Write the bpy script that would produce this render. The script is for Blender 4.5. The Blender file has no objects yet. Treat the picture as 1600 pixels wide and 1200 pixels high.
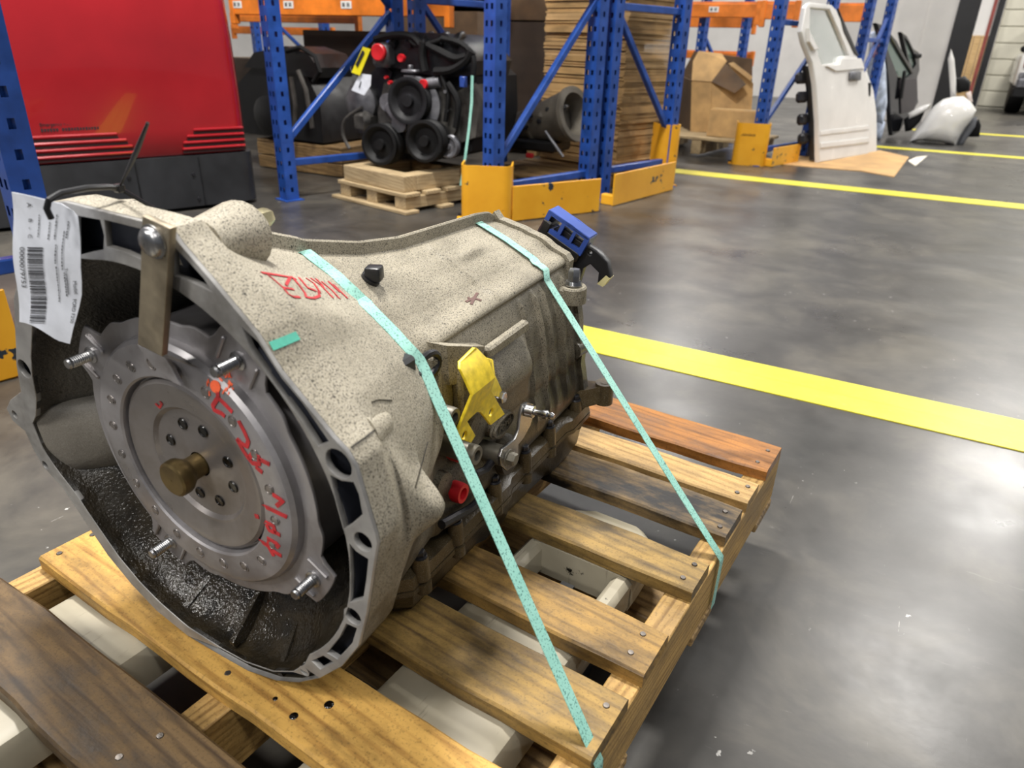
import bpy, bmesh, math, random
from math import sin, cos, pi, radians, sqrt, atan2, hypot
from mathutils import Vector, Matrix, Euler
from mathutils.bvhtree import BVHTree
random.seed(7)
SC = bpy.context.scene
COL = SC.collection
# ------------------------------------------------------------------ camera
FPX = 1109.0; PITCH = radians(25.6); ROLL = radians(1.7); YAW = radians(28.574); CAMH = 0.87
def cam_basis():
    cp, sp = cos(PITCH), sin(PITCH)
    fw = Vector((0, cp, -sp)); rt = Vector((1, 0, 0)); up = Vector((0, sp, cp))
    c, s = cos(ROLL), sin(ROLL)
    r2 = rt*c + up*s; u2 = up*c - rt*s
    M = Matrix.Rotation(YAW, 3, 'Z')
    return M @ fw, M @ r2, M @ u2
CF, CR, CU = cam_basis()
CC = Vector((0, 0, CAMH))
cd = bpy.data.cameras.new('camera'); cam = bpy.data.objects.new('camera', cd); COL.objects.link(cam)
cam.matrix_world = Matrix(((CR.x, CU.x, -CF.x, 0), (CR.y, CU.y, -CF.y, 0), (CR.z, CU.z, -CF.z, CAMH), (0, 0, 0, 1)))
cd.sensor_width = 36.0; cd.lens = FPX*36/1600
cd.dof.use_dof = True; cd.dof.focus_distance = 1.0; cd.dof.aperture_fstop = 6.5
cd.clip_start = 0.02; cd.clip_end = 200
SC.camera = cam
# ------------------------------------------------------------------ world, lamps, exposure
SC.view_settings.view_transform = 'Standard'; SC.view_settings.look = 'None'
SC.view_settings.gamma = 1.0; SC.view_settings.use_curve_mapping = False
SC.view_settings.exposure = 0.0
SC.cycles.use_denoising = True
SC.cycles.max_bounces = 6
w = bpy.data.worlds.new('hall_air'); SC.world = w; w.use_nodes = True
w.node_tree.nodes['Background'].inputs[0].default_value = (0.86, 0.90, 1.0, 1)
w.node_tree.nodes['Background'].inputs[1].default_value = 0.18
def lamp(x, y, z, e, sx=1.2, sy=0.5, col=(1.0, 0.97, 0.925)):
    l = bpy.data.lights.new('bay_and_fill_lamp', 'AREA'); l.energy = e; l.shape = 'RECTANGLE'
    l.size = sx; l.size_y = sy; l.color = col
    o = bpy.data.objects.new('bay_and_fill_lamp', l); COL.objects.link(o); o.location = (x, y, z)
LAMPS = [(-1.9, 2.0, 5.2, 500), (-0.9, -2.4, 5.4, 190), (2.7, -0.9, 5.4, 80), (-5.6, 1.4, 5.4, 130), (-4.2, -5.0, 5.4, 260), (1.2, -6.2, 5.4, 260),  # lamps at negative y are added fill to brighten the converter and bell face
         (1.2, 7.4, 5.6, 230), (-3.4, 7.4, 5.6, 70), (2.2, 12.4, 5.6, 420), (-3.5, 12.4, 5.6, 300), (6.2, 7.0, 5.6, 200), (6.2, 12.8, 5.6, 420)]
for a in LAMPS: lamp(*a)
# ------------------------------------------------------------------ pixel rays of the photograph, used to measure where things stand
def ray(px, py): return CF + CR*((px-800)/FPX) - CU*((py-600)/FPX)
def atZ(px, py, z=0.0):
    d = ray(px, py); return CC + d*((z-CAMH)/d.z)
def atY(px, py, y):
    d = ray(px, py); return CC + d*(y/d.y)
def atP(px, py, p, n):
    d = ray(px, py); p = Vector(p); n = Vector(n); return CC + d*((p-CC).dot(n)/d.dot(n))
# ------------------------------------------------------------------ mesh helpers
class MB:
    def __init__(s): s.v = []; s.f = []
    def add(s, vs, fs, M=None):
        b = len(s.v)
        for p in vs:
            p = Vector(p); s.v.append(tuple(M @ p) if M is not None else tuple(p))
        for f in fs: s.f.append(tuple(b+i for i in f))
        return s
    def bm(s, bm, M=None):
        bm.verts.index_update()
        s.add([v.co.copy() for v in bm.verts], [[v.index for v in f.verts] for f in bm.faces], M); bm.free(); return s
    def box(s, c, d, M=None, bev=0.0, seg=1):
        bm = bmesh.new(); bmesh.ops.create_cube(bm, size=1.0)
        for v in bm.verts: v.co = Vector((v.co.x*d[0]+c[0], v.co.y*d[1]+c[1], v.co.z*d[2]+c[2]))
        if bev > 0: bmesh.ops.bevel(bm, geom=list(bm.edges), offset=bev, segments=seg, affect='EDGES', profile=0.5)
        return s.bm(bm, M)
    def bar(s, p0, p1, wx, wy, up=(0, 0, 1), bev=0.0):
        p0 = Vector(p0); p1 = Vector(p1); z = (p1-p0); L = z.length; z.normalize()
        x = Vector(up).cross(z)
        if x.length < 1e-4: x = Vector((1, 0, 0)).cross(z)
        x.normalize(); y = z.cross(x)
        M = Matrix(((x.x, y.x, z.x, p0.x), (x.y, y.y, z.y, p0.y), (x.z, y.z, z.z, p0.z), (0, 0, 0, 1)))
        return s.box((0, 0, L/2), (wx, wy, L), M, bev)
    def cyl(s, p0, p1, r0, r1=None, n=16, cap=True):
        return s.lathe([(r0, 0), (r0 if r1 is None else r1, 1)], p0, p1, n, cap)
    def lathe(s, prof, p0=(0, 0, 0), p1=(0, 0, 1), n=24, cap=True):
        """profile of (radius, t); t runs in units of |p1-p0| along p0->p1"""
        p0 = Vector(p0); p1 = Vector(p1); z = p1-p0; L = z.length; z.normalize()
        x = z.orthogonal().normalized(); y = z.cross(x)
        vs = []; fs = []
        for r, t in prof:
            for k in range(n):
                a = 2*pi*k/n; vs.append(p0 + z*(t*L) + x*(r*cos(a)) + y*(r*sin(a)))
        m = len(prof)
        for i in range(m-1):
            for k in range(n):
                k2 = (k+1) % n; fs.append((i*n+k, i*n+k2, (i+1)*n+k2, (i+1)*n+k))
        if cap:
            fs.append(tuple(reversed(range(n)))); fs.append(tuple(range((m-1)*n, m*n)))
        return s.add(vs, fs)
    def tube(s, path, r, n=8, cap=True):
        pts = [Vector(p) for p in path]; vs = []; fs = []; rr = r if isinstance(r, (list, tuple)) else [r]*len(pts)
        prev = None
        for i, p in enumerate(pts):
            t = (pts[min(i+1, len(pts)-1)] - pts[max(i-1, 0)]).normalized()
            x = t.orthogonal().normalized() if prev is None else (prev - t*prev.dot(t)).normalized()
            prev = x; y = t.cross(x)
            for k in range(n):
                a = 2*pi*k/n; vs.append(p + x*(rr[i]*cos(a)) + y*(rr[i]*sin(a)))
        for i in range(len(pts)-1):
            for k in range(n):
                k2 = (k+1) % n; fs.append((i*n+k, i*n+k2, (i+1)*n+k2, (i+1)*n+k))
        if cap: fs.append(tuple(reversed(range(n)))); fs.append(tuple(range((len(pts)-1)*n, len(pts)*n)))
        return s.add(vs, fs)
    def ribbon(s, path, side, wd, th):
        """flat band: path points, sideways vectors (one or per point), width, thickness"""
        vs = []; fs = []; n = len(path); P = [Vector(p) for p in path]
        for i, p in enumerate(P):
            sv = Vector(side[i] if isinstance(side, list) else side)
            t = (P[min(i+1, n-1)]-P[max(i-1, 0)]).normalized()
            sv = (sv - t*sv.dot(t)).normalized(); nn = sv.cross(t)
            for a, b in ((-1, -1), (1, -1), (1, 1), (-1, 1)): vs.append(p + sv*(a*wd/2) + nn*(b*th/2))
        for i in range(n-1):
            for k in range(4):
                k2 = (k+1) % 4; fs.append((i*4+k, i*4+k2, (i+1)*4+k2, (i+1)*4+k))
        fs.append((3, 2, 1, 0)); fs.append(tuple(range(n*4-4, n*4)))
        return s.add(vs, fs)
    def loft(s, rings, cap=True, M=None):
        n = len(rings[0]); vs = [p for r in rings for p in r]; fs = []
        for i in range(len(rings)-1):
            for k in range(n):
                k2 = (k+1) % n; fs.append((i*n+k, i*n+k2, (i+1)*n+k2, (i+1)*n+k))
        if cap: fs.append(tuple(reversed(range(n)))); fs.append(tuple(range((len(rings)-1)*n, len(rings)*n)))
        return s.add(vs, fs, M)
    def prism(s, poly, z0, z1, M=None):
        n = len(poly); return s.loft([[(x, y, z0) for x, y in poly], [(x, y, z1) for x, y in poly]], True, M)
    def plate(s, outer, holes, th, M=None, bev=0.0):
        """flat plate in local XY with holes, thickness th centred on z=0"""
        cu = bpy.data.curves.new('plate_curve', 'CURVE'); cu.dimensions = '2D'; cu.fill_mode = 'BOTH'
        cu.extrude = max(th/2-bev, 1e-5); cu.bevel_depth = bev; cu.bevel_resolution = 1; cu.offset = -bev
        for poly in [outer]+list(holes):
            sp = cu.splines.new('POLY'); sp.points.add(len(poly)-1); sp.use_cyclic_u = True
            for p, (x, y) in zip(sp.points, poly): p.co = (x, y, 0, 1)
        o = bpy.data.objects.new('plate_curve', cu); COL.objects.link(o)
        dg = bpy.context.evaluated_depsgraph_get(); me = bpy.data.meshes.new_from_object(o.evaluated_get(dg))
        s.add([v.co.copy() for v in me.vertices], [tuple(p.vertices) for p in me.polygons], M)
        bpy.data.objects.remove(o); bpy.data.curves.remove(cu); bpy.data.meshes.remove(me)
        return s
    def text(s, body, size, M, th=0.0004, align='LEFT', sx=1.0):
        cu = bpy.data.curves.new('t', 'FONT'); cu.body = body; cu.size = size; cu.extrude = th; cu.align_x = align
        o = bpy.data.objects.new('t', cu); COL.objects.link(o)
        dg = bpy.context.evaluated_depsgraph_get(); me = bpy.data.meshes.new_from_object(o.evaluated_get(dg))
        s.add([(v.co.x*sx, v.co.y, v.co.z) for v in me.vertices], [tuple(p.vertices) for p in me.polygons], M)
        bpy.data.objects.remove(o); bpy.data.curves.remove(cu); bpy.data.meshes.remove(me)
        return s
    def build(s, name, m, parent=None, ang=35, smooth=True, kind=None, label=None, loc=None, weld=False):
        me = bpy.data.meshes.new(name)
        me.from_pydata([tuple(v) for v in s.v], [], s.f)
        if weld:
            bm = bmesh.new(); bm.from_mesh(me); bmesh.ops.remove_doubles(bm, verts=bm.verts, dist=1e-5)
            bmesh.ops.recalc_face_normals(bm, faces=bm.faces); bm.to_mesh(me); bm.free()
        else:
            bm = bmesh.new(); bm.from_mesh(me); bmesh.ops.recalc_face_normals(bm, faces=bm.faces); bm.to_mesh(me); bm.free()
        me.update()
        if smooth:
            me.shade_smooth(); me.set_sharp_from_angle(angle=radians(ang))
        me.materials.append(m)
        o = bpy.data.objects.new(name, me); COL.objects.link(o)
        if parent is not None: o.parent = parent
        if kind: o['kind'] = kind
        if label: o['label'] = label
        if loc is not None: o.location = loc
        return o
def thing(name, label, cat, loc=(0, 0, 0), rot=(0, 0, 0), group=None):
    o = bpy.data.objects.new(name, None); COL.objects.link(o); o.empty_display_size = 0.05
    o.location = loc; o.rotation_euler = rot; o['label'] = label; o['category'] = cat
    if group: o['group'] = group
    return o
def tag(o, label, cat, group=None):
    o['label'] = label; o['category'] = cat
    if group: o['group'] = group
    return o
def dup(o, parent=None):
    c = o.copy(); COL.objects.link(c)
    if parent is not None: c.parent = parent
    for ch in list(o.children): dup(ch, c)
    return c
def frame_M(o, x, y):
    x = Vector(x).normalized(); z = x.cross(Vector(y)).normalized(); y = z.cross(x); o = Vector(o)
    return Matrix(((x.x, y.x, z.x, o.x), (x.y, y.y, z.y, o.y), (x.z, y.z, z.z, o.z), (0, 0, 0, 1)))
def clamp(x, a=0.0, b=1.0): return max(a, min(b, x))
def sstep(a, b, x):
    t = clamp((x-a)/(b-a)); return t*t*(3-2*t)
def lerp(a, b, t): return a+(b-a)*t
# ------------------------------------------------------------------ materials
def lin(c):
    if isinstance(c, str): c = [int(c[i:i+2], 16)/255 for i in (0, 2, 4)]
    return tuple((x/12.92 if x <= 0.04045 else ((x+0.055)/1.055)**2.4) for x in c[:3])+(1.0,)
class NT:
    def __init__(s, name):
        s.m = bpy.data.materials.new(name); s.m.use_nodes = True; s.t = s.m.node_tree; s.n = s.t.nodes; s.l = s.t.links
        s.b = s.n['Principled BSDF']; s._tc = None
    def tc(s, out='Object', scale=(1, 1, 1), rnd=False):
        if s._tc is None: s._tc = s.n.new('ShaderNodeTexCoord')
        v = s._tc.outputs[out]
        if rnd:
            oi = s.n.new('ShaderNodeObjectInfo'); ad = s.n.new('ShaderNodeVectorMath'); ad.operation = 'ADD'
            mu = s.n.new('ShaderNodeMath'); mu.operation = 'MULTIPLY'; mu.inputs[1].default_value = 37.0
            s.l.new(oi.outputs['Random'], mu.inputs[0]); s.l.new(v, ad.inputs[0]); s.l.new(mu.outputs[0], ad.inputs[1]); v = ad.outputs[0]
        mp = s.n.new('ShaderNodeMapping'); mp.inputs['Scale'].default_value = scale; s.l.new(v, mp.inputs[0])
        return mp.outputs[0]
    def noise(s, vec, scale, detail=3, rough=0.55, dist=0.0):
        n = s.n.new('ShaderNodeTexNoise'); n.inputs['Scale'].default_value = scale; n.inputs['Detail'].default_value = detail
        n.inputs['Roughness'].default_value = rough; n.inputs['Distortion'].default_value = dist
        s.l.new(vec, n.inputs['Vector']); return n.outputs['Fac']
    def voro(s, vec, scale, feat='F1'):
        n = s.n.new('ShaderNodeTexVoronoi'); n.feature = feat; n.inputs['Scale'].default_value = scale
        s.l.new(vec, n.inputs['Vector']); return n.outputs['Distance']
    def ramp(s, fac, stops, interp='LINEAR'):
        r = s.n.new('ShaderNodeValToRGB'); r.color_ramp.interpolation = interp; e = r.color_ramp.elements
        while len(e) < len(stops): e.new(0.5)
        for el, (p, c) in zip(e, stops):
            el.position = p; el.color = lin(c) if not isinstance(c, (int, float)) else (c, c, c, 1)
        s.l.new(fac, r.inputs[0]); return r.outputs[0]
    def math(s, op, a, b=None, cl=False):
        n = s.n.new('ShaderNodeMath'); n.operation = op; n.use_clamp = cl
        for i, x in enumerate((a, b)):
            if x is None: continue
            if isinstance(x, (int, float)): n.inputs[i].default_value = x
            else: s.l.new(x, n.inputs[i])
        return n.outputs[0]
    def mix(s, fac, a, b, typ='MIX'):
        n = s.n.new('ShaderNodeMix'); n.data_type = 'RGBA'; n.blend_type = typ
        for i, x in ((0, fac), (6, a), (7, b)):
            if isinstance(x, (int, float)): n.inputs[i].default_value = x
            elif isinstance(x, (str, tuple, list)): n.inputs[i].default_value = lin(x)
            else: s.l.new(x, n.inputs[i])
        return n.outputs[2]
    def sep(s, vec, ax):
        n = s.n.new('ShaderNodeSeparateXYZ'); s.l.new(vec, n.inputs[0]); return n.outputs[ax]
    def bump(s, h, st, dist=0.002):
        n = s.n.new('ShaderNodeBump'); n.inputs['Strength'].default_value = st; n.inputs['Distance'].default_value = dist
        s.l.new(h, n.inputs['Height']); s.l.new(n.outputs[0], s.b.inputs['Normal'])
    def set(s, **k):
        names = dict(col='Base Color', rough='Roughness', metal='Metallic', spec='Specular IOR Level', coat='Coat Weight', trans='Transmission Weight', alpha='Alpha', sheen='Sheen Weight', coatr='Coat Roughness')
        for a, v in k.items():
            i = s.b.inputs[names[a]]
            if isinstance(v, (int, float)): i.default_value = v
            elif isinstance(v, (str, tuple, list)): i.default_value = lin(v)
            else: s.l.new(v, i)
        return s.m
_mc = {}
def plain(name, col, rough=0.5, metal=0.0, var=0.12, scale=6.0, coat=0.0, bump=0.0, spec=0.5):
    """simple paint or plastic with a little uneven colour and gloss"""
    if name in _mc: return _mc[name]
    n = NT(name); v = n.tc(rnd=True); c = [int(col[i:i+2], 16)/255 for i in (0, 2, 4)]
    lo = tuple(x*(1-var) for x in c); hi = tuple(min(1, x*(1+var)) for x in c)
    f = n.noise(v, scale, 4)
    n.set(col=n.ramp(f, [(0.3, lo), (0.7, hi)]), rough=n.ramp(f, [(0.3, max(0.02, rough-0.06)), (0.7, min(1, rough+0.06))]), metal=metal, coat=coat, spec=spec)
    if bump: n.bump(n.noise(v, scale*18, 3), bump)
    _mc[name] = n.m; return n.m
def m_cast(name, lo, hi, grime_top, grime_bot, speck=0.5, rough=0.62, wet=0.3, bst=0.35):
    """sand-cast aluminium with dark specks; oily film that has run down to the lower parts"""
    n = NT(name); v = n.tc()
    c = n.ramp(n.noise(v, 9, 5), [(0.32, lo), (0.68, hi)])
    sp = n.ramp(n.noise(v, 620, 2, 0.6), [(0.52, 0.0), (0.64, 1.0)])
    c = n.mix(n.math('MULTIPLY', sp, min(1, speck*1.5)), c, '38332a')
    sp2 = n.ramp(n.noise(v, 760, 2, 0.5), [(0.54, 0.0), (0.68, 1.0)])
    c = n.mix(n.math('MULTIPLY', sp2, 0.30*min(1, speck*1.6)), c, 'd8d2c4')
    sp3 = n.ramp(n.voro(v, 46), [(0.05, 1.0), (0.09, 0.0)])
    c = n.mix(n.math('MULTIPLY', sp3, 0.85), c, '14110d')
    z = n.sep(v, 2)
    g = n.math('ADD', n.math('MULTIPLY', n.math('SUBTRACT', grime_top, z), 1.0/(grime_top-grime_bot)), n.math('MULTIPLY', n.math('SUBTRACT', n.noise(v, 14, 5, 0.65), 0.5), 1.5), )
    g = n.ramp(g, [(0.15, 0.0), (1.0, 1.0)])
    gc = n.ramp(n.noise(v, 30, 4), [(0.3, '0e0b07'), (0.7, '2e2618')])
    c = n.mix(n.math('MULTIPLY', g, 0.9), c, gc)
    n.set(col=c, rough=n.math('SUBTRACT', rough, n.math('MULTIPLY', g, rough-wet)), metal=0.0, spec=0.4)
    n.bump(n.math('ADD', n.noise(v, 260, 2), n.noise(v, 60, 3)), bst, 0.0012)
    return n.m
def m_metal(name, lo, hi, rough=0.35, metal=1.0, scale=14, stain=None, bump=0.1):
    n = NT(name); v = n.tc(rnd=True); f = n.noise(v, scale, 5, 0.6)
    c = n.ramp(f, [(0.3, lo), (0.7, hi)])
    if stain:
        s = n.ramp(n.noise(v, 7, 5, 0.65), [(0.5, 0.0), (0.68, 1.0)]); c = n.mix(n.math('MULTIPLY', s, 0.7), c, stain)
    n.set(col=c, rough=n.ramp(f, [(0.25, max(0.05, rough-0.1)), (0.75, rough+0.12)]), metal=metal)
    if bump: n.bump(n.noise(v, 160, 3), bump, 0.0008)
    return n.m
def m_wood(name, light, dark, stain='2a1c10', amt=0.35, wet=0.0, grain=1.0, specks=0.5):
    """sawn softwood, grain along local X, grey dirt and oil stains"""
    n = NT(name); v = n.tc(rnd=True); 
    vg = n.tc(rnd=True, scale=(1.2, 14, 14)); 
    wv = n.n.new('ShaderNodeTexWave'); wv.wave_type = 'BANDS'; wv.bands_direction = 'DIAGONAL'
    wv.inputs['Scale'].default_value = 2.6*grain; wv.inputs['Distortion'].default_value = 7.0; wv.inputs['Detail'].default_value = 3.0; wv.inputs['Detail Scale'].default_value = 0.7
    n.l.new(vg, wv.inputs['Vector'])
    f = n.math('ADD', n.math('MULTIPLY', wv.outputs['Fac'], 0.30), n.math('MULTIPLY', n.noise(n.tc(rnd=True, scale=(5, 150, 150)), 1.0, 3), 0.70))
    c = n.ramp(f, [(0.22, dark), (0.50, light), (0.9, light)])
    st = n.ramp(n.noise(n.tc(rnd=True, scale=(1, 2.2, 2.2)), 5.5, 6, 0.68), [(0.42, 0.0), (0.62, 1.0)])
    c = n.mix(n.math('MULTIPLY', st, amt), c, stain)
    fine = n.ramp(n.noise(v, 330, 2), [(0.56, 0.0), (0.68, 1.0)])
    c = n.mix(n.math('MULTIPLY', fine, specks*.6), c, '1c140b')
    bl = n.ramp(n.noise(n.tc(rnd=True, scale=(10, 40, 40)), 1.0, 4, 0.6), [(0.56, 0.0), (0.74, 1.0)])
    c = n.mix(n.math('MULTIPLY', bl, specks*.9), c, '33271a')
    r = n.math('SUBTRACT', 0.66, n.math('MULTIPLY', st, 0.12+wet))
    n.set(col=c, rough=r, spec=0.45)
    n.bump(n.math('ADD', f, n.noise(v, 120, 3)), 0.35, 0.0012)
    return n.m
# ------------------------------------------------------------------ floor, painted stripes, far walls
def m_floor():
    n = NT('sealed_concrete'); v = n.tc()
    a = n.noise(v, 0.55, 6, 0.62, 0.6); b = n.noise(v, 3.2, 6, 0.65, 0.4)
    f = n.math('ADD', n.math('MULTIPLY', a, 0.55), n.math('MULTIPLY', b, 0.45))
    c = n.ramp(f, [(0.38, '2a2927'), (0.5, '403e3b'), (0.62, '5c5850')])
    sc = n.ramp(n.noise(n.tc(scale=(1, 9, 1)), 6.5, 6, 0.75, 1.2), [(0.66, 0.0), (0.74, 1.0)])
    c = n.mix(n.math('MULTIPLY', sc, 0.30), c, '8f8b85')
    wh = n.ramp(n.noise(v, 42, 3, 0.6), [(0.685, 0.0), (0.72, 1.0)])
    wm = n.ramp(n.noise(v, 2.4, 3), [(0.50, 0.0), (0.62, 1.0)])
    c = n.mix(n.math('MULTIPLY', n.math('MULTIPLY', wh, wm), 0.75), c, 'cfcdc8')
    r = n.ramp(n.noise(v, 2.1, 6, 0.65), [(0.3, 0.24), (0.7, 0.42)])
    sk = n.ramp(n.noise(n.tc(scale=(26, 3, 1)), 3.0, 4, 0.6, 0.8), [(0.70, 0.0), (0.725, 1.0)])
    sm = n.ramp(n.noise(v, 1.3, 3), [(0.5, 0.0), (0.6, 1.0)])
    c = n.mix(n.math('MULTIPLY', n.math('MULTIPLY', sk, sm), 0.6), c, 'b9b6b0')
    n.set(col=c, rough=r, spec=0.5)
    n.bump(n.noise(v, 28, 4), 0.06, 0.003)
    return n.m
mb = MB(); mb.box((0, 8, -0.05), (40, 40, 0.1)); floor = mb.build('floor', m_floor(), kind='structure')
def m_stripe():
    n = NT('worn_yellow_floor_paint'); v = n.tc()
    c = n.ramp(n.noise(v, 9, 5), [(0.3, 'c9bd2c'), (0.7, 'dfd53e')])
    wr = n.ramp(n.noise(v, 38, 6, 0.75), [(0.56, 0.0), (0.72, 1.0)])
    wz = n.ramp(n.noise(v, 1.6, 2), [(0.42, 0.15), (0.62, 0.8)])
    c = n.mix(n.math('MULTIPLY', wr, wz), c, '8a8658')
    ln = n.math('ABSOLUTE', n.math('SUBTRACT', n.sep(n._tc.outputs['Object'], 1), 0.0))
    c = n.mix(n.math('MULTIPLY', n.ramp(ln, [(0.0035, 1.0), (0.006, 0.0)]), 0.45), c, '7a7228')
    n.set(col=c, rough=0.42); n.bump(n.noise(v, 60, 4), 0.15, 0.002); return n.m
ms = m_stripe()
def stripe(pa, pb, wd, ext0, ext1):
    a = atZ(*pa); b = atZ(*pb); d = (b-a).normalized(); a = a - d*ext0; b = b + d*ext1
    L = (b-a).length; k = MB(); k.box((L/2, 0, 0.0015), (L, wd, 0.003))
    o = k.build('painted_stripe', ms, floor, smooth=False); o.location = a; o.rotation_euler = (0, 0, atan2(d.y, d.x)); return o
stripe((1020, 552), (1500, 659.5), 0.195, 1.2, 2.5)
stripe((1060, 267.8), (1600, 323.4), 0.20, 0.45, 2)
stripe((1400, 231.6), (1600, 247.2), 0.17, 0.5, 3)
stripe((1532, 209.4), (1600, 213.8), 0.17, 0.8, 4)
# ------------------------------------------------------------------ wooden pallet raised on the forks of a pallet jack
PO = Vector((-0.149, 0.471, 0)); PA = atan2(-0.065, 0.998)
ZT = 0.22
m_deck = [m_wood('oiled_pine_dark', '6f5838', '42311e', '1e160e', 0.75, 0.12), m_wood('yellow_pine', 'c59a4e', '966c30', '3f2e18', 0.55, 0.05),
          m_wood('brown_pine', '987a40', '69512c', '241c13', 0.75, 0.1), m_wood('honey_pine', 'a27f42', '70552c', '281e13', 0.7, 0.1),
          m_wood('grey_brown_pine', '957943', '675230', '2a2318', 0.8, 0.1), m_wood('sooty_pine', '836b45', '554530', '15120f', 1.0, 0.1),
          m_wood('pale_pine', 'b3925c', '8f7040', '3b2e1b', 0.5, 0.05), m_wood('red_oiled_pine', 'a06a30', '74481a', '38200c', 0.6, 0.2)]
m_str = m_wood('stringer_pine', 'bd985a', '8f6c39', '3d301d', 0.45, 0.0, 1.6)
m_strd = m_wood('stringer_weathered', 'a98a5a', '644a2a', '33271a', 0.45, 0.0, 1.2)
m_nail = m_metal('nail_steel', '6a6560', 'a09890', 0.35)
pallet = thing('wooden_pallet', 'oil-stained wooden pallet lying under the transmission and raised on cream forks', 'pallet', PO, (0, 0, PA))
BV = [(-0.292, -0.200), (-0.157, -0.060), (-0.003, 0.090), (0.126, 0.208), (0.292, 0.366), (0.436, 0.526), (0.543, 0.612), (0.654, 0.757)]
BTH = 0.021
for i, (v0, v1) in enumerate(BV):
    rr = random.Random(i+3); k = MB(); n = 14; L0, L1 = -0.772, -0.003+rr.uniform(-.003, .003); W2 = (v1-v0)/2; rings = []
    for j in range(n+1):
        x = L0+(L1-L0)*j/n; e = 0.004 if j in (0, n) else 0.0
        wob = [rr.uniform(-.0016, .0016) for _ in range(4)]; zb = 0.0012*sin(j*0.9+i)
        b = 0.003
        a0, a1 = -W2+e*0.6+wob[0], W2-e*0.6+wob[1]; t, bt = zb*0.4-e*0.25, -BTH
        rings.append([(x, a0, bt), (x, a0, t-b), (x, a0+b, t), (x, a1-b, t), (x, a1, t-b), (x, a1, bt)])
    k.loft(rings)
    o = k.build('deck_board', m_deck[i], pallet, ang=20); o.location = (0, (v0+v1)/2, ZT)
    for ux in (-0.022, -0.388, -0.757):
        for q in (-.5, .5):
            nb = MB(); nb.lathe([(0.0001, .0012), (.0035, .0011), (.0042, 0.0), (.0042, -.004)], (0, 0, 0), (0, 0, 1), 10)
            no = nb.build('nail', m_nail, o); no.location = (ux+rr.uniform(-.006, .006), q*W2+rr.uniform(-.006, .006), -0.0002)
for ux, w_, m_ in ((-0.022, .038, m_str), (-0.388, .040, m_str), (-0.760, .042, m_str)):
    k = MB(); k.box((0, 0, 0), (1.06, w_, 0.092), bev=0.002)
    o = k.build('stringer', m_, pallet, ang=40); o.location = (ux, 0.233, ZT-BTH-0.046); o.rotation_euler = (0, 0, pi/2)
for v0, v1 in ((-.292, -.19), (0.02, .11), (0.33, .42), (0.655, .757)):
    k = MB(); k.box((0, 0, 0), (0.78, v1-v0, 0.018), bev=0.002)
    o = k.build('bottom_board', m_strd, pallet); o.location = (-0.391, (v0+v1)/2, ZT-BTH-0.092-0.009)
m_oil = NT('black_oil_drop').set(col='0c0907', rough=0.06)
for bi, px, py, rad in ((1, 459, 1119, .0050), (1, 514, 1101, .0055), (1, 430, 1092, .0032)):
    bd = [c for c in pallet.children if c.name.startswith('deck_board')][bi]; q = atZ(px, py, ZT); v = Matrix.Rotation(-PA, 3, 'Z') @ (q-PO); v -= Vector(bd.location)
    k = MB(); k.lathe([(rad, 0), (rad*.92, .35), (rad*.6, .8), (rad*.1, 1)], (0, 0, 0), (0, 0, rad*.35), 14); o = k.build('oil_drop', m_oil, bd, ang=80); o.location = (v.x, v.y, .0)
# pallet jack forks
def m_fork():
    n = NT('chipped_cream_enamel'); v = n.tc(rnd=True)
    c = n.ramp(n.noise(v, 6, 4), [(0.3, '8a8270'), (0.7, 'aaa390')])
    sc = n.ramp(n.noise(n.tc(scale=(30, 3, 3)), 2.2, 5, 0.7), [(0.60, 0.0), (0.68, 1.0)]); c = n.mix(n.math('MULTIPLY', sc, 0.55), c, '4a4238')
    ch = n.ramp(n.noise(v, 16, 5, 0.7), [(0.66, 0.0), (0.70, 1.0)]); c = n.mix(ch, c, '17140f')
    n.set(col=c, rough=0.42); return n.m
mf = m_fork()
jack = thing('pallet_jack', 'cream enamelled pallet jack forks under the wooden pallet', 'pallet jack', (PO.x, PO.y, 0), (0, 0, PA))
m_wheel = plain('black_urethane', '1a1a1a', 0.5)
ZF = ZT-BTH-0.001
for uc in (-0.175, -0.612):
    k = MB(); wd = 0.172; prof = []
    hw = wd/2
    def ringat(v, hw, zt, zb): 
        b = 0.018
        return [(-hw, v, zb), (-hw, v, zt-b), (-hw+b*.3, v, zt-b*.3), (-hw+b, v, zt), (hw-b, v, zt), (hw-b*.3, v, zt-b*.3), (hw, v, zt-b), (hw, v, zb)]
    k.loft([ringat(-0.62, hw, ZF, ZF-.055), ringat(0.215, hw, ZF, ZF-.055)])
    for sgn in (-1, 1):      # cheeks beside the roller slot
        k.box((sgn*(hw-.014), 0.255, ZF-.03), (.028, .10, .055), bev=.008)
    rr = [ringat(0.29, hw, ZF, ZF-.055), ringat(0.33, hw*1.0, ZF, ZF-.055), ringat(0.37, hw*.97, ZF-.001, ZF-.055), ringat(0.40, hw*.86, ZF-.004, ZF-.05), ringat(0.425, hw*.62, ZF-.012, ZF-.045)]
    k.loft(rr)
    o = k.build('fork', mf, jack, ang=40); o.location = (uc, 0, 0)
    k = MB(); k.cyl((-.045, 0.255, 0.042), (.045, 0.255, 0.042), 0.041, n=24); k.box((0, .255, .105), (.02, .03, .12))
    o = k.build('load_roller', m_wheel, jack); o.location = (uc, 0, 0)
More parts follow.
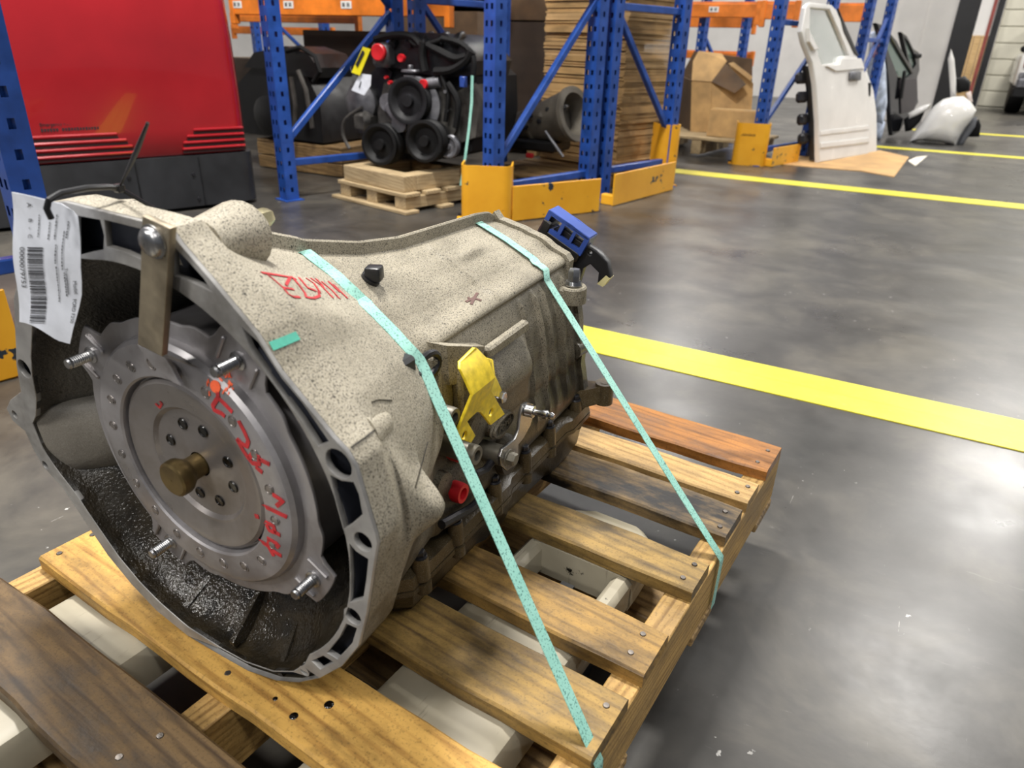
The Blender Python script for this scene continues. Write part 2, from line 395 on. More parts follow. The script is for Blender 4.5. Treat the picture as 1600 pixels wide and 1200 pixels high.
# ------------------------------------------------------------------ automatic transmission
GO = Vector((-0.57307, 0.36051, 0.47223)); GEL = radians(2.64)
gear = thing('automatic_transmission', 'large dirty cast aluminium automatic transmission with open bell housing strapped to the pallet', 'transmission', GO, (GEL, 0, 0))
GM = Matrix.Translation(GO) @ Matrix.Rotation(GEL, 4, 'X'); GI = GM.inverted()
GCAM = GI @ CC
def gdir(px, py): return (GI.to_3x3() @ ray(px, py))
def gY(px, py, k=0.0):
    d = gdir(px, py); return GCAM + d*((k-GCAM.y)/d.y)
def gX(px, py, k):
    d = gdir(px, py); return GCAM + d*((k-GCAM.x)/d.x)
def gZ(px, py, k):
    d = gdir(px, py); return GCAM + d*((k-GCAM.z)/d.z)
MXZ = Matrix(((1, 0, 0, 0), (0, 0, 1, 0), (0, 1, 0, 0), (0, 0, 0, 1)))       # plate XY -> local XZ, thickness along Y
m_case = m_cast('sandcast_aluminium', '7c7564', '9d9582', 0.10, -0.13, 0.65)
m_bell = m_cast('bell_aluminium', '8d8675', 'aea694', 0.05, -0.17, 0.65)
m_pan = m_cast('oily_pan_casting', '40361f', '62533a', -0.10, -0.26, 0.3, 0.36)
m_mach = m_metal('machined_aluminium', '8a8988', 'b4b2ae', 0.45, 0.4, 18, '5c574e')
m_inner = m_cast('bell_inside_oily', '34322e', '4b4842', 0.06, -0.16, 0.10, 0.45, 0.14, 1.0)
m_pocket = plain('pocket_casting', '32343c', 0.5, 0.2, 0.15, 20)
m_conv = m_metal('converter_steel', '858283', 'aeabad', 0.34, 0.55, 9, '6a625a', 0.05)
m_conv2 = m_metal('converter_dish_steel', '74706e', '98928f', 0.30, 0.6, 7, '5c544b', 0.04)
m_zinc = m_metal('zinc_plated_steel', '8d8d8f', 'c4c4c4', 0.28, 1.0, 30)
m_bar = m_metal('plated_flat_bar', '8b8170', 'a99d86', 0.42, 0.7, 40, '5c5240', 0.25)
m_bronze = m_metal('bronze_pilot', '5e4f34', '85724a', 0.35, 0.85, 20, '443a22')
m_bolt = m_metal('yellow_passivated_bolt', '8f8460', 'c8bf9c', 0.3, 0.9, 25)
m_black = plain('black_plastic', '17171a', 0.38, 0, 0.2, 15)
m_dark = plain('dark_steel', '26262a', 0.4, 0.3, 0.25, 20)
m_redcap = plain('red_plastic_cap', 'b31820', 0.4, 0, 0.1)
m_teal_paint = plain('teal_paint_mark', '4fae98', 0.6, 0, 0.1, 60)
m_redmark = plain('red_paint_marker', 'b52a30', 0.5, 0, 0.15, 90)
m_orange_spray = plain('orange_paint', 'f0643c', 0.5, 0, 0.1, 60)
# outline of the bell face in the plane of the flange, (x, z)
OUT = [(.256, .025), (.255, .035), (.248, .067), (.242, .096), (.234, .108), (.222, .117), (.196, .142), (.174, .163), (.155, .190), (.116, .226),
       (.086, .252), (.078, .262), (.048, .264), (-.056, .267), (-.085, .262), (-.110, .245), (-.150, .205), (-.197, .152), (-.228, .090), (-.240, .068), (-.246, .050), (-.252, .030), (-.285, .010), (-.302, -.006), (-.298, -.022),
       (-.277, -.030), (-.273, -.055), (-.264, -.076), (-.236, -.096), (-.222, -.120), (-.183, -.180), (-.149, -.212), (-.112, -.236), (-.060, -.251), (0, -.2525), (.041, -.252), (.088, -.240),
       (.124, -.221), (.158, -.194), (.193, -.156), (.219, -.114), (.234, -.066), (.247, -.011)]
INN = [(.2215*cos(radians(a)), .2215*sin(radians(a))) for a in range(-48, 103, 4)] + [(-.09, .213), (-.13, .180), (-.176, .130), (-.203, .085), (-.214, .060), (-.222, .030), (-.238, .002), (-.252, -.012),
       (-.250, -.045), (-.236, -.068), (-.208, -.098), (-.196, -.118), (-.160, -.170), (-.130, -.198), (-.10, -.216), (-.055, -.233), (0, -.2375), (.04, -.237), (.085, -.226), (.118, -.207), (.138, -.185)]
def rpoly(poly, th):
    c, s = cos(th), sin(th); best = 0
    for (x0, y0), (x1, y1) in zip(poly, poly[1:]+poly[:1]):
        dx, dy = x1-x0, y1-y0; den = c*dy - s*dx
        if abs(den) < 1e-12: continue
        t = (x0*dy - y0*dx)/den; u = (x0*s - y0*c)/den
        if t > 0 and -1e-9 <= u <= 1+1e-9: best = max(best, t)
    return best
TH = [0, 12, 29, 45, 60, 75, 90, 105, 120, 150, 180, 210, 240, 270, 300, 315, 330, 345]
SEC = [(.175, [.192, .194, .188, .176, .170, .176, .188, .181, .176, .190, .20, .21, .225, .212, .222, .226, .196, .186]),
       (.200, [.184, .184, .176, .164, .158, .165, .178, .170, .165, .178, .19, .20, .215, .205, .215, .222, .185, .175]),
       (.212, [.152, .151, .147, .143, .148, .158, .172, .158, .148, .148, .152, .167, .200, .185, .203, .226, .174, .157]),
       (.300, [.142, .139, .137, .129, .130, .136, .147, .134, .128, .140, .142, .165, .205, .185, .205, .228, .170, .150]),
       (.380, [.143, .139, .137, .124, .121, .124, .133, .122, .118, .138, .142, .165, .205, .185, .205, .228, .172, .152]),
       (.570, [.145, .140, .137, .122, .115, .114, .121, .112, .112, .135, .142, .165, .205, .185, .205, .228, .178, .155]),
       (.625, [.145, .140, .137, .128, .117, .112, .113, .108, .110, .132, .140, .165, .205, .185, .205, .228, .180, .155]),
       (.655, [.140, .135, .132, .124, .112, .106, .106, .102, .105, .128, .135, .160, .200, .180, .200, .222, .175, .150])]
def rsec(vals, deg):
    deg %= 360
    for i in range(len(TH)):
        a = TH[i]; b = TH[i+1] if i+1 < len(TH) else 360
        if a <= deg < b:
            t = (deg-a)/(b-a); t = t*0.5+0.5*t*t*(3-2*t); return lerp(vals[i], vals[(i+1) % len(TH)], t)
    return vals[0]
NT_ = 480
ROUT = [rpoly(OUT, 2*pi*k/NT_) for k in range(NT_)]
def g1(x, s): return math.exp(-(x/s)**2)
def case_r(k, y):
    deg = 360*k/NT_; d = deg if deg < 180 else deg-360
    ra = ROUT[k]
    if y <= .03: r = ra
    else:
        base = lerp(ra, min(ra, .246), sstep(.03, .05, y)) if y < .05 else min(ra, .246)
        if y < .175:
            t = (y-.05)/(.125); t = clamp(t); r = lerp(base, rsec(SEC[0][1], deg), t**0.9) if y > .05 else base
        else:
            r = SEC[-1][1][0]
            for (y0, a), (y1, b) in zip(SEC, SEC[1:]):
                if y0 <= y <= y1: r = lerp(rsec(a, deg), rsec(b, deg), (y-y0)/(y1-y0)); break
    if y > .05:
        e = sstep(.10, .16, y)*(1-sstep(.60, .645, y))
        r += .017*e*(1-sstep(1.0, 2.2, abs(d-90.5)))                                             # spine web along the top
        r += .0085*sstep(.23, .27, y)*(1-sstep(.62, .65, y))*sstep(25.0, 27.5, d)*(1-sstep(29, 40, d))       # shoulder edge
        side = sstep(-44, -34, d)*(1-sstep(18, 27, d))
        for yc, hh in ((.470, .006), (.508, .009), (.535, .006), (.566, .010), (.598, .007)): r += hh*side*g1(y-yc, .0042)
        r += .004*sstep(28, 34, d)*(1-sstep(80, 88, d))*g1(y-.425, .005)
        r += .0025*sstep(28, 40, d)*(1-sstep(70, 88, d))*g1(y-.50, .02)
        r += .017*g1(d+10, 13)*sstep(.33, .37, y)*(1-sstep(.445, .47, y))       # servo bulge
        r -= .014*g1(d+18, 10)*sstep(.22, .24, y)*(1-sstep(.28, .33, y))
        r += .0022*g1(d-49, 4.5)*sstep(.06, .11, y)*(1-sstep(.12, .17, y)) + .0022*g1(d-63, 4.0)*sstep(.06, .11, y)*(1-sstep(.12, .17, y))
        r += .006*g1(d-66, 4)*g1(y-.475, .03)
        tl = sstep(.035, .098, y)
        r += .031*tl*(1-sstep(.103, .114, y))*g1(d-lerp(6, -1.5, tl), lerp(12, 6.5, tl))
    return r
YS = [.004, .014, .022, .030, .036, .043, .05] + [.05+.125*i/50 for i in range(1, 51)] + [.181, .187, .193, .198, .2015, .205, .2085, .212, .22] + [.22+.43*i/108 for i in range(1, 109)] + [.655]
def ring_case(y): return [(case_r(k, y)*cos(2*pi*k/NT_), y, case_r(k, y)*sin(2*pi*k/NT_)) for k in range(NT_)]
rings = [ring_case(y) for y in YS]
ib = next(i for i, y in enumerate(YS) if y >= .2)
mb = MB(); mb.loft(rings[:ib+2], cap=False); bell = mb.build('bell_housing', m_bell, gear, ang=32)
mb = MB(); mb.loft(rings[ib+1:] + [[(x*.55, .662, z*.55) for x, y, z in rings[-1]], [(x*.1, .664, z*.1) for x, y, z in rings[-1]]], cap=True)
case = mb.build('main_case', m_case, gear, ang=32)
bvh_bell = BVHTree.FromPolygons([v.co for v in bell.data.vertices], [p.vertices for p in bell.data.polygons])
bvh_case = BVHTree.FromPolygons([v.co for v in case.data.vertices], [p.vertices for p in case.data.polygons])
def hit(px, py, trees):
    d = gdir(px, py).normalized(); best = None
    for t in trees:
        h = t.ray_cast(GCAM, d)
        if h[0] is not None and (best is None or h[3] < best[3]): best = h
    if best is None: return None
    n = best[1] if best[1].dot(d) < 0 else -best[1]
    return best[0], n
# flange face with weight-saving pockets and bolt holes
def pocket(pts, ins=0.0): return pts
def arcpts(r, a0, a1, n=8): return [(r*cos(radians(lerp(a0, a1, i/n))), r*sin(radians(lerp(a0, a1, i/n)))) for i in range(n+1)]
def pxz(pts): return [tuple(gY(px, py, 0.0).xz) for px, py in pts]
def circ(c, r, n=16): return [(c[0]+r*cos(2*pi*i/n), c[1]+r*sin(2*pi*i/n)) for i in range(n)]
PK = [pxz([(117, 337), (156, 344), (162, 368), (161, 390), (140, 394), (118, 400)]),
      pxz([(163, 344), (219, 358), (221, 405), (192, 392), (167, 385)]),
      pxz([(270, 385), (290, 405), (318, 436), (330, 455), (300, 440), (272, 430)]),
      pxz([(378, 512), (403, 535), (440, 592), (472, 630), (514, 691), (497, 697), (470, 655), (430, 602), (390, 545)]),
      pxz([(516, 743), (534, 752), (552, 754), (560, 772), (566, 804), (545, 822), (537, 826), (527, 790)]),
      pxz([(546, 850), (556, 862), (575, 874), (572, 905), (567, 936), (547, 941), (548, 900)]),
      pxz([(541, 975), (557, 982), (550, 1005), (527, 1030), (511, 1020), (530, 997)]),
      pxz([(505, 1025), (521, 1035), (500, 1046), (487, 1033)])]
HB = [((.224, .093), .0135), ((.240, .020), .0095), ((.2165, -.077), .0095), ((.136, -.196), .006), ((-.226, .065), .011), ((-.287, -.010), .005), ((-.258, -.072), .0055)]
outer = [(x*.999, z*.999) for x, z in OUT]
mb = MB(); mb.plate(outer, [INN]+PK+[circ(c, r) for c, r in HB], 0.006, Matrix.Translation((0, 0.003, 0)) @ MXZ, 0.0008)
flange = mb.build('bell_flange', m_mach, gear, ang=30)
mb = MB()     # inner wall of the double rim and pocket floor
INr = [rpoly(INN, 2*pi*k/NT_) for k in range(NT_)]
def rin(k, y):
    deg = 360*k/NT_; d = deg if deg < 180 else deg-360
    a = INr[k]
    if y <= .02: return a
    return lerp(a, min(a, .150), sstep(.012, .12, y))
yin = [.001, .012, .02, .035, .05, .07, .09, .11, .13, .15]
mb.loft([[(rin(k, y)*cos(2*pi*k/NT_), y, rin(k, y)*sin(2*pi*k/NT_)) for k in range(0, NT_, 4)] for y in yin] + [[(.12*cos(2*pi*k/NT_), .156, .12*sin(2*pi*k/NT_)) for k in range(0, NT_, 4)], [(.03*cos(2*pi*k/NT_), .157, .03*sin(2*pi*k/NT_)) for k in range(0, NT_, 4)]], cap=False)
for px0, py0 in ((276, 964), (360, 1007), (434, 1053), (205, 905)):     # fins on the floor of the bell
    a = gY(px0, py0, 0.004); r = hypot(a.x, a.z); ux, uz = a.x/r, a.z/r; tx, tz = -uz, ux
    vs = []
    for y, h0, h1 in ((.006, -.006, .002), (.05, -.004, .034), (.12, .018, .07), (.15, .03, .08)):
        rr_ = r - 0.0
        for s_ in (-.0035, .0035):
            vs.append((ux*(rr_-h0)+tx*s_, y, uz*(rr_-h0)+tz*s_)); vs.append((ux*(rr_-h1)+tx*s_, y, uz*(rr_-h1)+tz*s_))
    fs = []
    for i in range(3):
        b = i*4; fs += [(b, b+1, b+5, b+4), (b+2, b+6, b+7, b+3), (b+1, b+3, b+7, b+5)]
    fs += [(0, 2, 3, 1), (12, 13, 15, 14)]; mb.add(vs, fs)
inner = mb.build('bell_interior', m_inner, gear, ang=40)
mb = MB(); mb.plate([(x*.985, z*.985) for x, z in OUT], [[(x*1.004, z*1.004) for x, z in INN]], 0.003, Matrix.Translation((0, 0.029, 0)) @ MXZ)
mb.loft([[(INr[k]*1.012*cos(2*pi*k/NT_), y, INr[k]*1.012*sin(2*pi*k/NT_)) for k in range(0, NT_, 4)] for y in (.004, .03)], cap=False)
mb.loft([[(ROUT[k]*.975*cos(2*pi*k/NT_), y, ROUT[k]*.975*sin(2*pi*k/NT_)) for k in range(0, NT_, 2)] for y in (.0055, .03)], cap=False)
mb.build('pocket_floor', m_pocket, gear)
# starter pocket hump inside the left of the bell
mb = MB(); rg = []
for i in range(10):
    t = i/9; y = lerp(.004, .125, t)
    c = (lerp(-.252, -.165, t**.8), lerp(-.040, -.030, t)); rx = lerp(.004, .062, t**.6); rz = lerp(.040, .056, t**.5)
    rg.append([(c[0]+rx*cos(2*pi*k/28), y, c[1]+rz*sin(2*pi*k/28)) for k in range(28)])
mb.loft(rg); mb.build('starter_pocket', m_cast('starter_pocket_casting', '5f5b54', '7a756c', -.06, -.14, .15, .5), gear, ang=180)
# bosses and lumps on the outside of the bell
mb = MB()
def boss(a, b, r0, r1, n=20):
    a = Vector(a); b = Vector(b); mb.lathe([(r0*1.04, 0), (r0*1.0, .12), (lerp(r0, r1, .4), .45), (r1, .93), (r1*.92, 1.0)], a, b, n)
def bb(a, b, r0, r1): 
    global mb
    mb = MB(); boss(a, b, r0, r1); mb.build('bell_boss', m_bell, gear, ang=60)
bb((.060, .034, .234), (.038, .101, .2265), .0245, .0325)
bb((-.052, .034, .236), (-.058, .066, .234), .0245, .0215)
bb((.213, .034, .095), (.203, .078, .084), .021, .014)
mb = MB(); mb.loft([[(.19, .045, .085), (.222, .045, .09), (.226, .045, .02), (.19, .045, .02)], [(.17, .085, .070), (.205, .074, .078), (.214, .082, .0), (.17, .085, .0)]]); mb.build('bell_rib', m_bell, gear, ang=45)
# bolt at the back of the top boss
def hexbolt(name, base, axis, r, h, parent, m, washer=True, stud=0.0):
    base = Vector(base); ax = Vector(axis).normalized(); k = MB()
    if washer: k.lathe([(r*1.45, 0), (r*1.5, .25), (r*1.3, 1)], base, base+ax*h*.28, 20)
    k.lathe([(r*1.08, 0), (r*1.08, .8), (r*.9, 1)], base+ax*h*.25, base+ax*h, 6)
    if stud: k.lathe([(r*.55, 0), (r*.55, .9), (r*.4, 1)], base+ax*h, base+ax*(h+stud), 12)
    return k.build(name, m, parent, ang=25)
hexbolt('bolt', (.050, .094, .240), (.05, 1, .02), .0085, .030, gear, m_bolt)
# small fittings on top of the case
h = hit(578, 437, [bvh_case, bvh_bell])
mb = MB(); p, nrm = h; mb.box((0, 0, 0), (.019, .019, .017), frame_M(p+nrm*.010, (1, .4, 0), nrm.cross(Vector((1, .4, 0)))), bev=.003, seg=2)
mb.cyl(p-nrm*.002, p+nrm*.004, .0115, n=16); mb.build('breather_plug', m_black, gear)
# pan rail, pan and its bolts
RAILP = [(-.150, .135), (.150, .135), (.166, .150), (.168, .30), (.174, .315), (.174, .37), (.168, .385), (.170, .56), (.176, .575), (.176, .64), (.160, .668), (-.160, .668), (-.172, .64), (-.172, .15)]
mb = MB()
def inset(poly, d):
    cx = 0; cy = .4; return [(x - d*(1 if x > 0 else -1), y - d*(1 if y > cy else -1)) for x, y in poly]
mb.loft([[(x, y, -.176) for x, y in inset(RAILP, .010)], [(x, y, -.180) for x, y in inset(RAILP, .002)], [(x, y, -.196) for x, y in RAILP]])
for yb in (.17, .245, .343, .43, .51, .607):
    mb.lathe([(.0115, 0), (.011, .6), (.0095, 1)], (.163, yb, -.192), (.163, yb, -.160), 14)
mb.build('pan_rail', m_pan, gear, ang=30)
mb = MB()
def pb(z): return -.252-.0455*z
mb.loft([[(x, y, -.197) for x, y in inset(RAILP, -.001)], [(x, y, -.204) for x, y in inset(RAILP, -.001)], [(x, y, -.207) for x, y in inset(RAILP, .008)], [(x, y, -.232-.035*y) for x, y in inset(RAILP, .014)], [(x, y, pb(y)) for x, y in inset(RAILP, .026)]])
for yb in (.17, .245, .343, .43, .51, .607): mb.lathe([(.0105, 0), (.010, 1)], (.165, yb, -.197), (.166, yb, -.212), 12)
mb.build('oil_pan', m_pan, gear, ang=30)
for yb in (.17, .245, .343, .43, .51, .607): hexbolt('pan_bolt', (.163, yb, -.160), (0, 0, 1), .0062, .010, gear, m_dark)
# mounting ear at the back corner
mb = MB(); mb.loft([[(.15, .60, -.150), (.15, .66, -.15), (.15, .66, -.185), (.15, .60, -.185)], [(.195, .635, -.140), (.200, .662, -.142), (.200, .662, -.172), (.195, .635, -.172)]])
mb.lathe([(.0155, 0), (.0155, 1)], (.196, .650, -.176), (.196, .650, -.138), 16); mb.lathe([(.008, 0), (.0075, 1)], (.196, .650, -.140), (.196, .650, -.1375), 12)
mb.build('mounting_ear', m_pan, gear)
# rear cover flange with lugs
mb = MB()
rf = [(case_r(k, .62)*1.045*cos(2*pi*k/NT_), case_r(k, .62)*1.045*sin(2*pi*k/NT_)) for k in range(0, NT_, 6)]
mb.prism(rf, -.638, -.622, MXZ.inverted() if False else Matrix(((1, 0, 0, 0), (0, 0, -1, 0), (0, 1, 0, 0), (0, 0, 0, 1))))
mb.lathe([(.021, 0), (.021, .9), (.019, 1)], (.150, .606, .012), (.150, .606, .038), 18)
mb.box((.128, .606, .025), (.04, .040, .024), bev=.004)
mb.lathe([(.016, 0), (.016, 1)], (.150, .612, -.075), (.150, .650, -.080), 14)
mb.build('rear_flange', m_case, gear, ang=32)
hexbolt('bolt', (.150, .606, .038), (0, .1, 1), .0092, .026, gear, m_zinc)
# raised features on the right side of the case
mb = MB()
mb.loft([[(.105, .250, .078), (.150, .262, .074), (.158, .300, .060), (.150, .345, .040), (.10, .345, .045)], [(.105, .262, .02), (.148, .268, .02), (.155, .300, .012), (.148, .335, .0), (.10, .335, 0)]])
mb.box((.148, .285, .0), (.012, .012, .13), bev=.003); mb.box((.146, .240, .01), (.016, .012, .12), bev=.003); mb.box((.144, .33, -.02), (.014, .010, .1), bev=.003)
mb.bar((.146, .352, .026), (.150, .452, .030), .013, .016, bev=.003)
mb.lathe([(.030, 0), (.030, .8), (.026, 1)], (.12, .375, -.135), (.172, .375, -.135), 20)
mb.lathe([(.024, 0), (.022, 1)], (.12, .31, -.06), (.160, .31, -.06), 18)
for y_, z_ in ((.225, -.005), (.275, -.075), (.235, -.10)): mb.lathe([(.018, 0), (.016, 1)], (.12, y_, z_), (.158, y_, z_), 16)
mb.bar((.15, .20, -.145), (.155, .60, -.135), .012, .014, bev=.003)
mb.build('side_boss', m_case, gear, ang=35)
# cast oval badge
mb = MB()
ell = [(.026*cos(2*pi*i/32), .0125*sin(2*pi*i/32)) for i in range(32)]; ell2 = [(x*.9, y*.84) for x, y in ell]
bp = gX(787, 664, .172)
BM = Matrix.Translation(bp) @ Matrix.Rotation(radians(6), 4, 'X') @ Matrix(((0, 0, 1, 0), (1, 0, 0, 0), (0, 1, 0, 0), (0, 0, 0, 1)))
mb.plate(ell, [ell2], .004, BM); mb.plate([(x*1.12, y*1.15) for x, y in ell], [], .003, BM @ Matrix.Translation((0, 0, -.003)))
mb.lathe([(.020, 0), (.024, 1)], bp-Vector((.002, 0, 0)), bp-Vector((.04, 0, 0)), 18)
mb.text('Ford', .0155, BM @ Matrix.Translation((0, -.0048, .0005)) @ Matrix(((1, .25, 0, 0), (0, 1, 0, 0), (0, 0, 1, 0), (0, 0, 0, 1))), .0012, 'CENTER')
mb.build('cast_badge', m_case, gear)
# fittings and red dust caps
def fitting(p, r, x1, m, name='line_fitting'):
    k = MB(); k.lathe([(r, 0), (r, .95), (r*.92, 1), (r*.55, 1), (r*.5, .6)], (.14, p.y, p.z), (x1, p.y, p.z), 20); return k.build(name, m, gear)
m_fit = plain('fitting_grey', '6b675c', 0.45, 0.4, 0.2, 30)
fitting(gX(746, 712, .20), .0125, .20, m_fit); fitting(gX(705, 651, .185), .0115, .19, m_fit)
for q in ((722, 707), (719, 770)):
    p = gX(q[0], q[1], .166); k = MB(); k.lathe([(.0125, 0), (.0135, .3), (.0135, .7), (.0125, 1), (.008, 1), (.007, .4)], (.150, p.y, p.z), (.171, p.y, p.z), 22); k.build('dust_cap', m_redcap, gear)
mb = MB(); mb.tube([gX(742, 742, .172), gX(758, 735, .172), gX(768, 722, .172)], .0055, 8); mb.tube([gX(690, 820, .172), gX(735, 795, .172), gX(752, 780, .172)], .006, 8)
mb.build('cooler_pipe', m_dark, gear)
# shift lever
lv = [(815, 633), (822, 628), (831, 631), (833, 643), (827, 664), (816, 684), (808, 694), (808, 712), (801, 728), (790, 735), (781, 727), (779, 713), (783, 701), (793, 694), (803, 686), (809, 670), (811, 648)]
MYZ = Matrix(((0, 0, 1, 0), (1, 0, 0, 0), (0, 1, 0, 0), (0, 0, 0, 1)))
lp = [tuple(gX(x, y, .188).yz) for x, y in lv]
mb = MB(); mb.plate(lp, [circ(tuple(gX(794, 715, .188).yz), .006)], .0045, Matrix.Translation((.188, 0, 0)) @ MYZ, .0008); lever = mb.build('shift_lever', m_zinc, gear)
p = gX(822, 641, .19); mb = MB(); mb.lathe([(.0085, 0), (.0085, .28), (.0045, .3), (.0045, .55), (.0062, .62), (.0062, .75), (.0042, .8), (.0052, .9), (.003, 1)], p, p+Vector((.040, .004, 0)), 16); mb.build('ball_stud', m_zinc, lever)
p = gX(794, 715, .19); hexbolt('pivot_nut', p-Vector((.002, 0, 0)), (1, 0, 0), .0085, .014, lever, m_fit); mb = MB(); mb.cyl(p-Vector((.07, 0, 0)), p, .014, n=18); mb.build('pivot_shaft', m_fit, lever)
# yellow shift-cable bracket
Zb = lambda x, y: tuple(gX(640+x/5, 520+y/5, .190).yz)
yo = [(560, 128), (578, 132), (598, 205), (604, 330), (612, 445), (690, 560), (735, 632), (625, 718), (575, 652), (545, 618), (515, 618), (440, 688), (505, 800), (470, 858), (372, 824), (354, 800), (425, 470), (410, 350), (415, 290), (440, 240)]
m_yel = plain('speckled_yellow_paint', 'dcc02a', 0.42, 0, 0.12, 90)
mb = MB(); mb.plate([Zb(*q) for q in yo], [circ(Zb(628, 618), .0052), circ(Zb(420, 798), .0052)], .004, Matrix.Translation((.190, 0, 0)) @ MYZ, .0006)
v_ = []
for (a, b) in (((598, 200), (600, 200)), ((604, 330), (668, 330)), ((612, 445), (722, 450)), ((640, 488), (716, 505))):
    pa = gX(640+a[0]/5, 520+a[1]/5, .190); pb_ = gX(640+b[0]/5, 520+b[1]/5, .168)
    v_ += [pa, pb_, pb_+Vector((-.0035, 0.002, 0)), pa+Vector((-.0035, .002, 0))]
mb.add(v_, [(i*4+j, i*4+(j+1) % 4, i*4+4+(j+1) % 4, i*4+4+j) for i in range(3) for j in range(4)] + [(0, 3, 2, 1), (12, 13, 14, 15)])
# the curled upper lip bends outwards
for i, vv in enumerate(mb.v):
    y, z = vv[1], vv[2]
    t = clamp((z-.012)/.06); mb.v[i] = (vv[0]+.014*sin(t*pi)*1.0-.01*t, y, z)
ybr = mb.build('cable_bracket', m_yel, gear, ang=30, label='bright yellow painted cable bracket')
hexbolt('bolt', gX(776, 619, .165), (1, 0.1, 0), .0075, .012, gear, m_zinc)
# black harness clip at the bell edge, under the strap
mb = MB()
cp = gX(664, 571, .148); cb = gX(622, 582, .160)
mb.tube([cp+Vector((.004, .02*cos(a), .014*sin(a))) for a in [2*pi*i/16 for i in range(17)]], .0045, 8, False)
mb.box(cb+Vector((-.004, .004, -.014)), (.026, .05, .010), bev=.002); mb.box(cb+Vector((-.004, .004, .002)), (.022, .040, .020), bev=.004); mb.box(cb+Vector((-.004, .008, -.026)), (.026, .05, .006), bev=.002)
mb.build('harness_clip', m_black, gear)
# rear bracket and blue connector
R68 = lambda x, y, k=.690: tuple(gY(x, y, k).xz)
bk = [(860, 358), (880, 352), (905, 372), (935, 390), (952, 408), (956, 432), (945, 446), (936, 442), (938, 424), (925, 411), (914, 418), (907, 440), (909, 466), (892, 474), (884, 455), (874, 420), (864, 385)]
mb = MB(); mb.plate([R68(*q) for q in bk], [circ(R68(925, 393), .0035)], .016, Matrix.Translation((0, .690, 0)) @ MXZ, .002)
a = gY(885, 440, .690); mb.box((a.x, .672, a.z-.01), (.022, .05, .012), bev=.002); mb.build('harness_bracket', m_black, gear)
mb = MB(); tip = [(936, 441), (945, 446), (956, 433), (950, 428)]; mb.plate([R68(*q) for q in tip], [], .017, Matrix.Translation((0, .690, 0)) @ MXZ); mb.build('bracket_tip', plain('pale_plastic', 'c9c08c', 0.5), gear, label='pale yellow plastic tip')
m_blue_c = plain('blue_connector_plastic', '2b458c', 0.3, 0, 0.15)
e0 = gY(858, 337, .690); e1 = gY(921, 382, .690); ex = (e1-e0); Lc = ex.length
CM = frame_M(e0, ex, Vector((0, 1, 0)).cross(ex) * -1)
mb = MB(); hh = .025
win = [[(Lc*a, -.4*hh), (Lc*b, -.4*hh), (Lc*b, .38*hh), (Lc*a, .38*hh)] for a, b in ((.10, .36), (.44, .64), (.71, .9))]
fr = [(0, -.75*hh), (Lc, -.75*hh), (Lc, .62*hh), (Lc*.55, .70*hh), (0, .62*hh)]
mb.plate(fr, win, .004, CM @ Matrix.Translation((0, 0, .014)), .0005); mb.plate(fr, win, .004, CM @ Matrix.Translation((0, 0, -.014)), .0005)
for t in (.03, .40, .67, .97): mb.box((Lc*t, -.06*hh, 0), (.005, hh*1.32, .03), CM)
mb.box((Lc/2, -.6*hh, 0), (Lc, .008, .03), CM, .001); mb.box((Lc/2, .56*hh, 0), (Lc*.98, .006, .032), CM, .001)
conn = mb.build('wiring_connector', m_blue_c, gear, label='blue plastic wiring connector')
mb = MB(); mb.box((Lc*.48, -1.0*hh, 0), (Lc*1.0, .020, .034), CM, .003); mb.box((Lc*.1, -.6*hh, 0), (.018, .03, .036), CM, .003); mb.build('connector_base', m_black, gear)
# --------------------------------------------------------------- torque converter
cm = MB()
prof = [(.062, .030), (.066, .0265), (.070, .0262), (.086, .021), (.094, .0205), (.0975, .0225), (.0985, .028), (.1005, .028), (.1015, .0185), (.1035, .0165), (.130, .0165), (.136, .018), (.140, .022), (.1415, .027), (.142, .031)]
cm.lathe([(r, y) for r, y in prof] + [(.15, .034), (.150, .12), (.05, .14)], (0, 0, 0), (0, 1, 0), 96, cap=False)
conv = cm.build('torque_converter', m_conv, gear, ang=28)
cm = MB(); cm.lathe([(.0978, .0222), (.094, .0202), (.086, .0207), (.070, .026), (.066, .0262), (.062, .030), (.050, .0315), (.030, .031), (.017, .029), (.014, .029)], (0, 0, 0), (0, 1, 0), 72, cap=False); cm.build('front_cover', m_conv2, conv, ang=28)
cm = MB(); cm.lathe([(.0006, -.0052), (.0165, -.0052), (.0188, -.0035), (.0195, 0), (.0195, .005), (.0182, .0085), (.0150, .0125), (.0125, .017), (.0125, .030)], (0, 0, 0), (0, 1, 0), 36, cap=False); cm.build('pilot_hub', m_bronze, conv)
# lugged drive ring
SA = [57, 147, -33, -123]
pts = []
for i in range(180):
    a = i*2; r = .1645
    for s_ in SA:
        d = abs((a-s_+180) % 360-180)
        r = max(r, .1645+.022*(1-sstep(8.5, 12.5, d)))
    for s_ in (100, 12, -78): 
        d = abs((a-s_+180) % 360-180); r -= .006*(1-sstep(16, 24, d))
    pts.append((r*cos(radians(a)), r*sin(radians(a))))
cm = MB(); cm.plate(pts, [circ((0, 0), .139, 72)], .004, Matrix.Translation((0, .031, 0)) @ MXZ, .0012); cm.build('drive_ring', m_conv, conv, ang=30)
for s_ in SA:
    a = radians(s_); u = Vector((cos(a), 0, sin(a))); t = Vector((-sin(a), 0, cos(a)))
    for q in (-1, 1):   # pressed beads beside each stud
        c0 = u*.150+t*(q*.021); cm = MB(); cm.bar(c0+Vector((0, .0285, 0)), u*.178+t*(q*.021)+Vector((0, .0285, 0)), .004, .005, up=(0, 1, 0), bev=.0012); cm.build('pressed_bead', m_conv, conv)
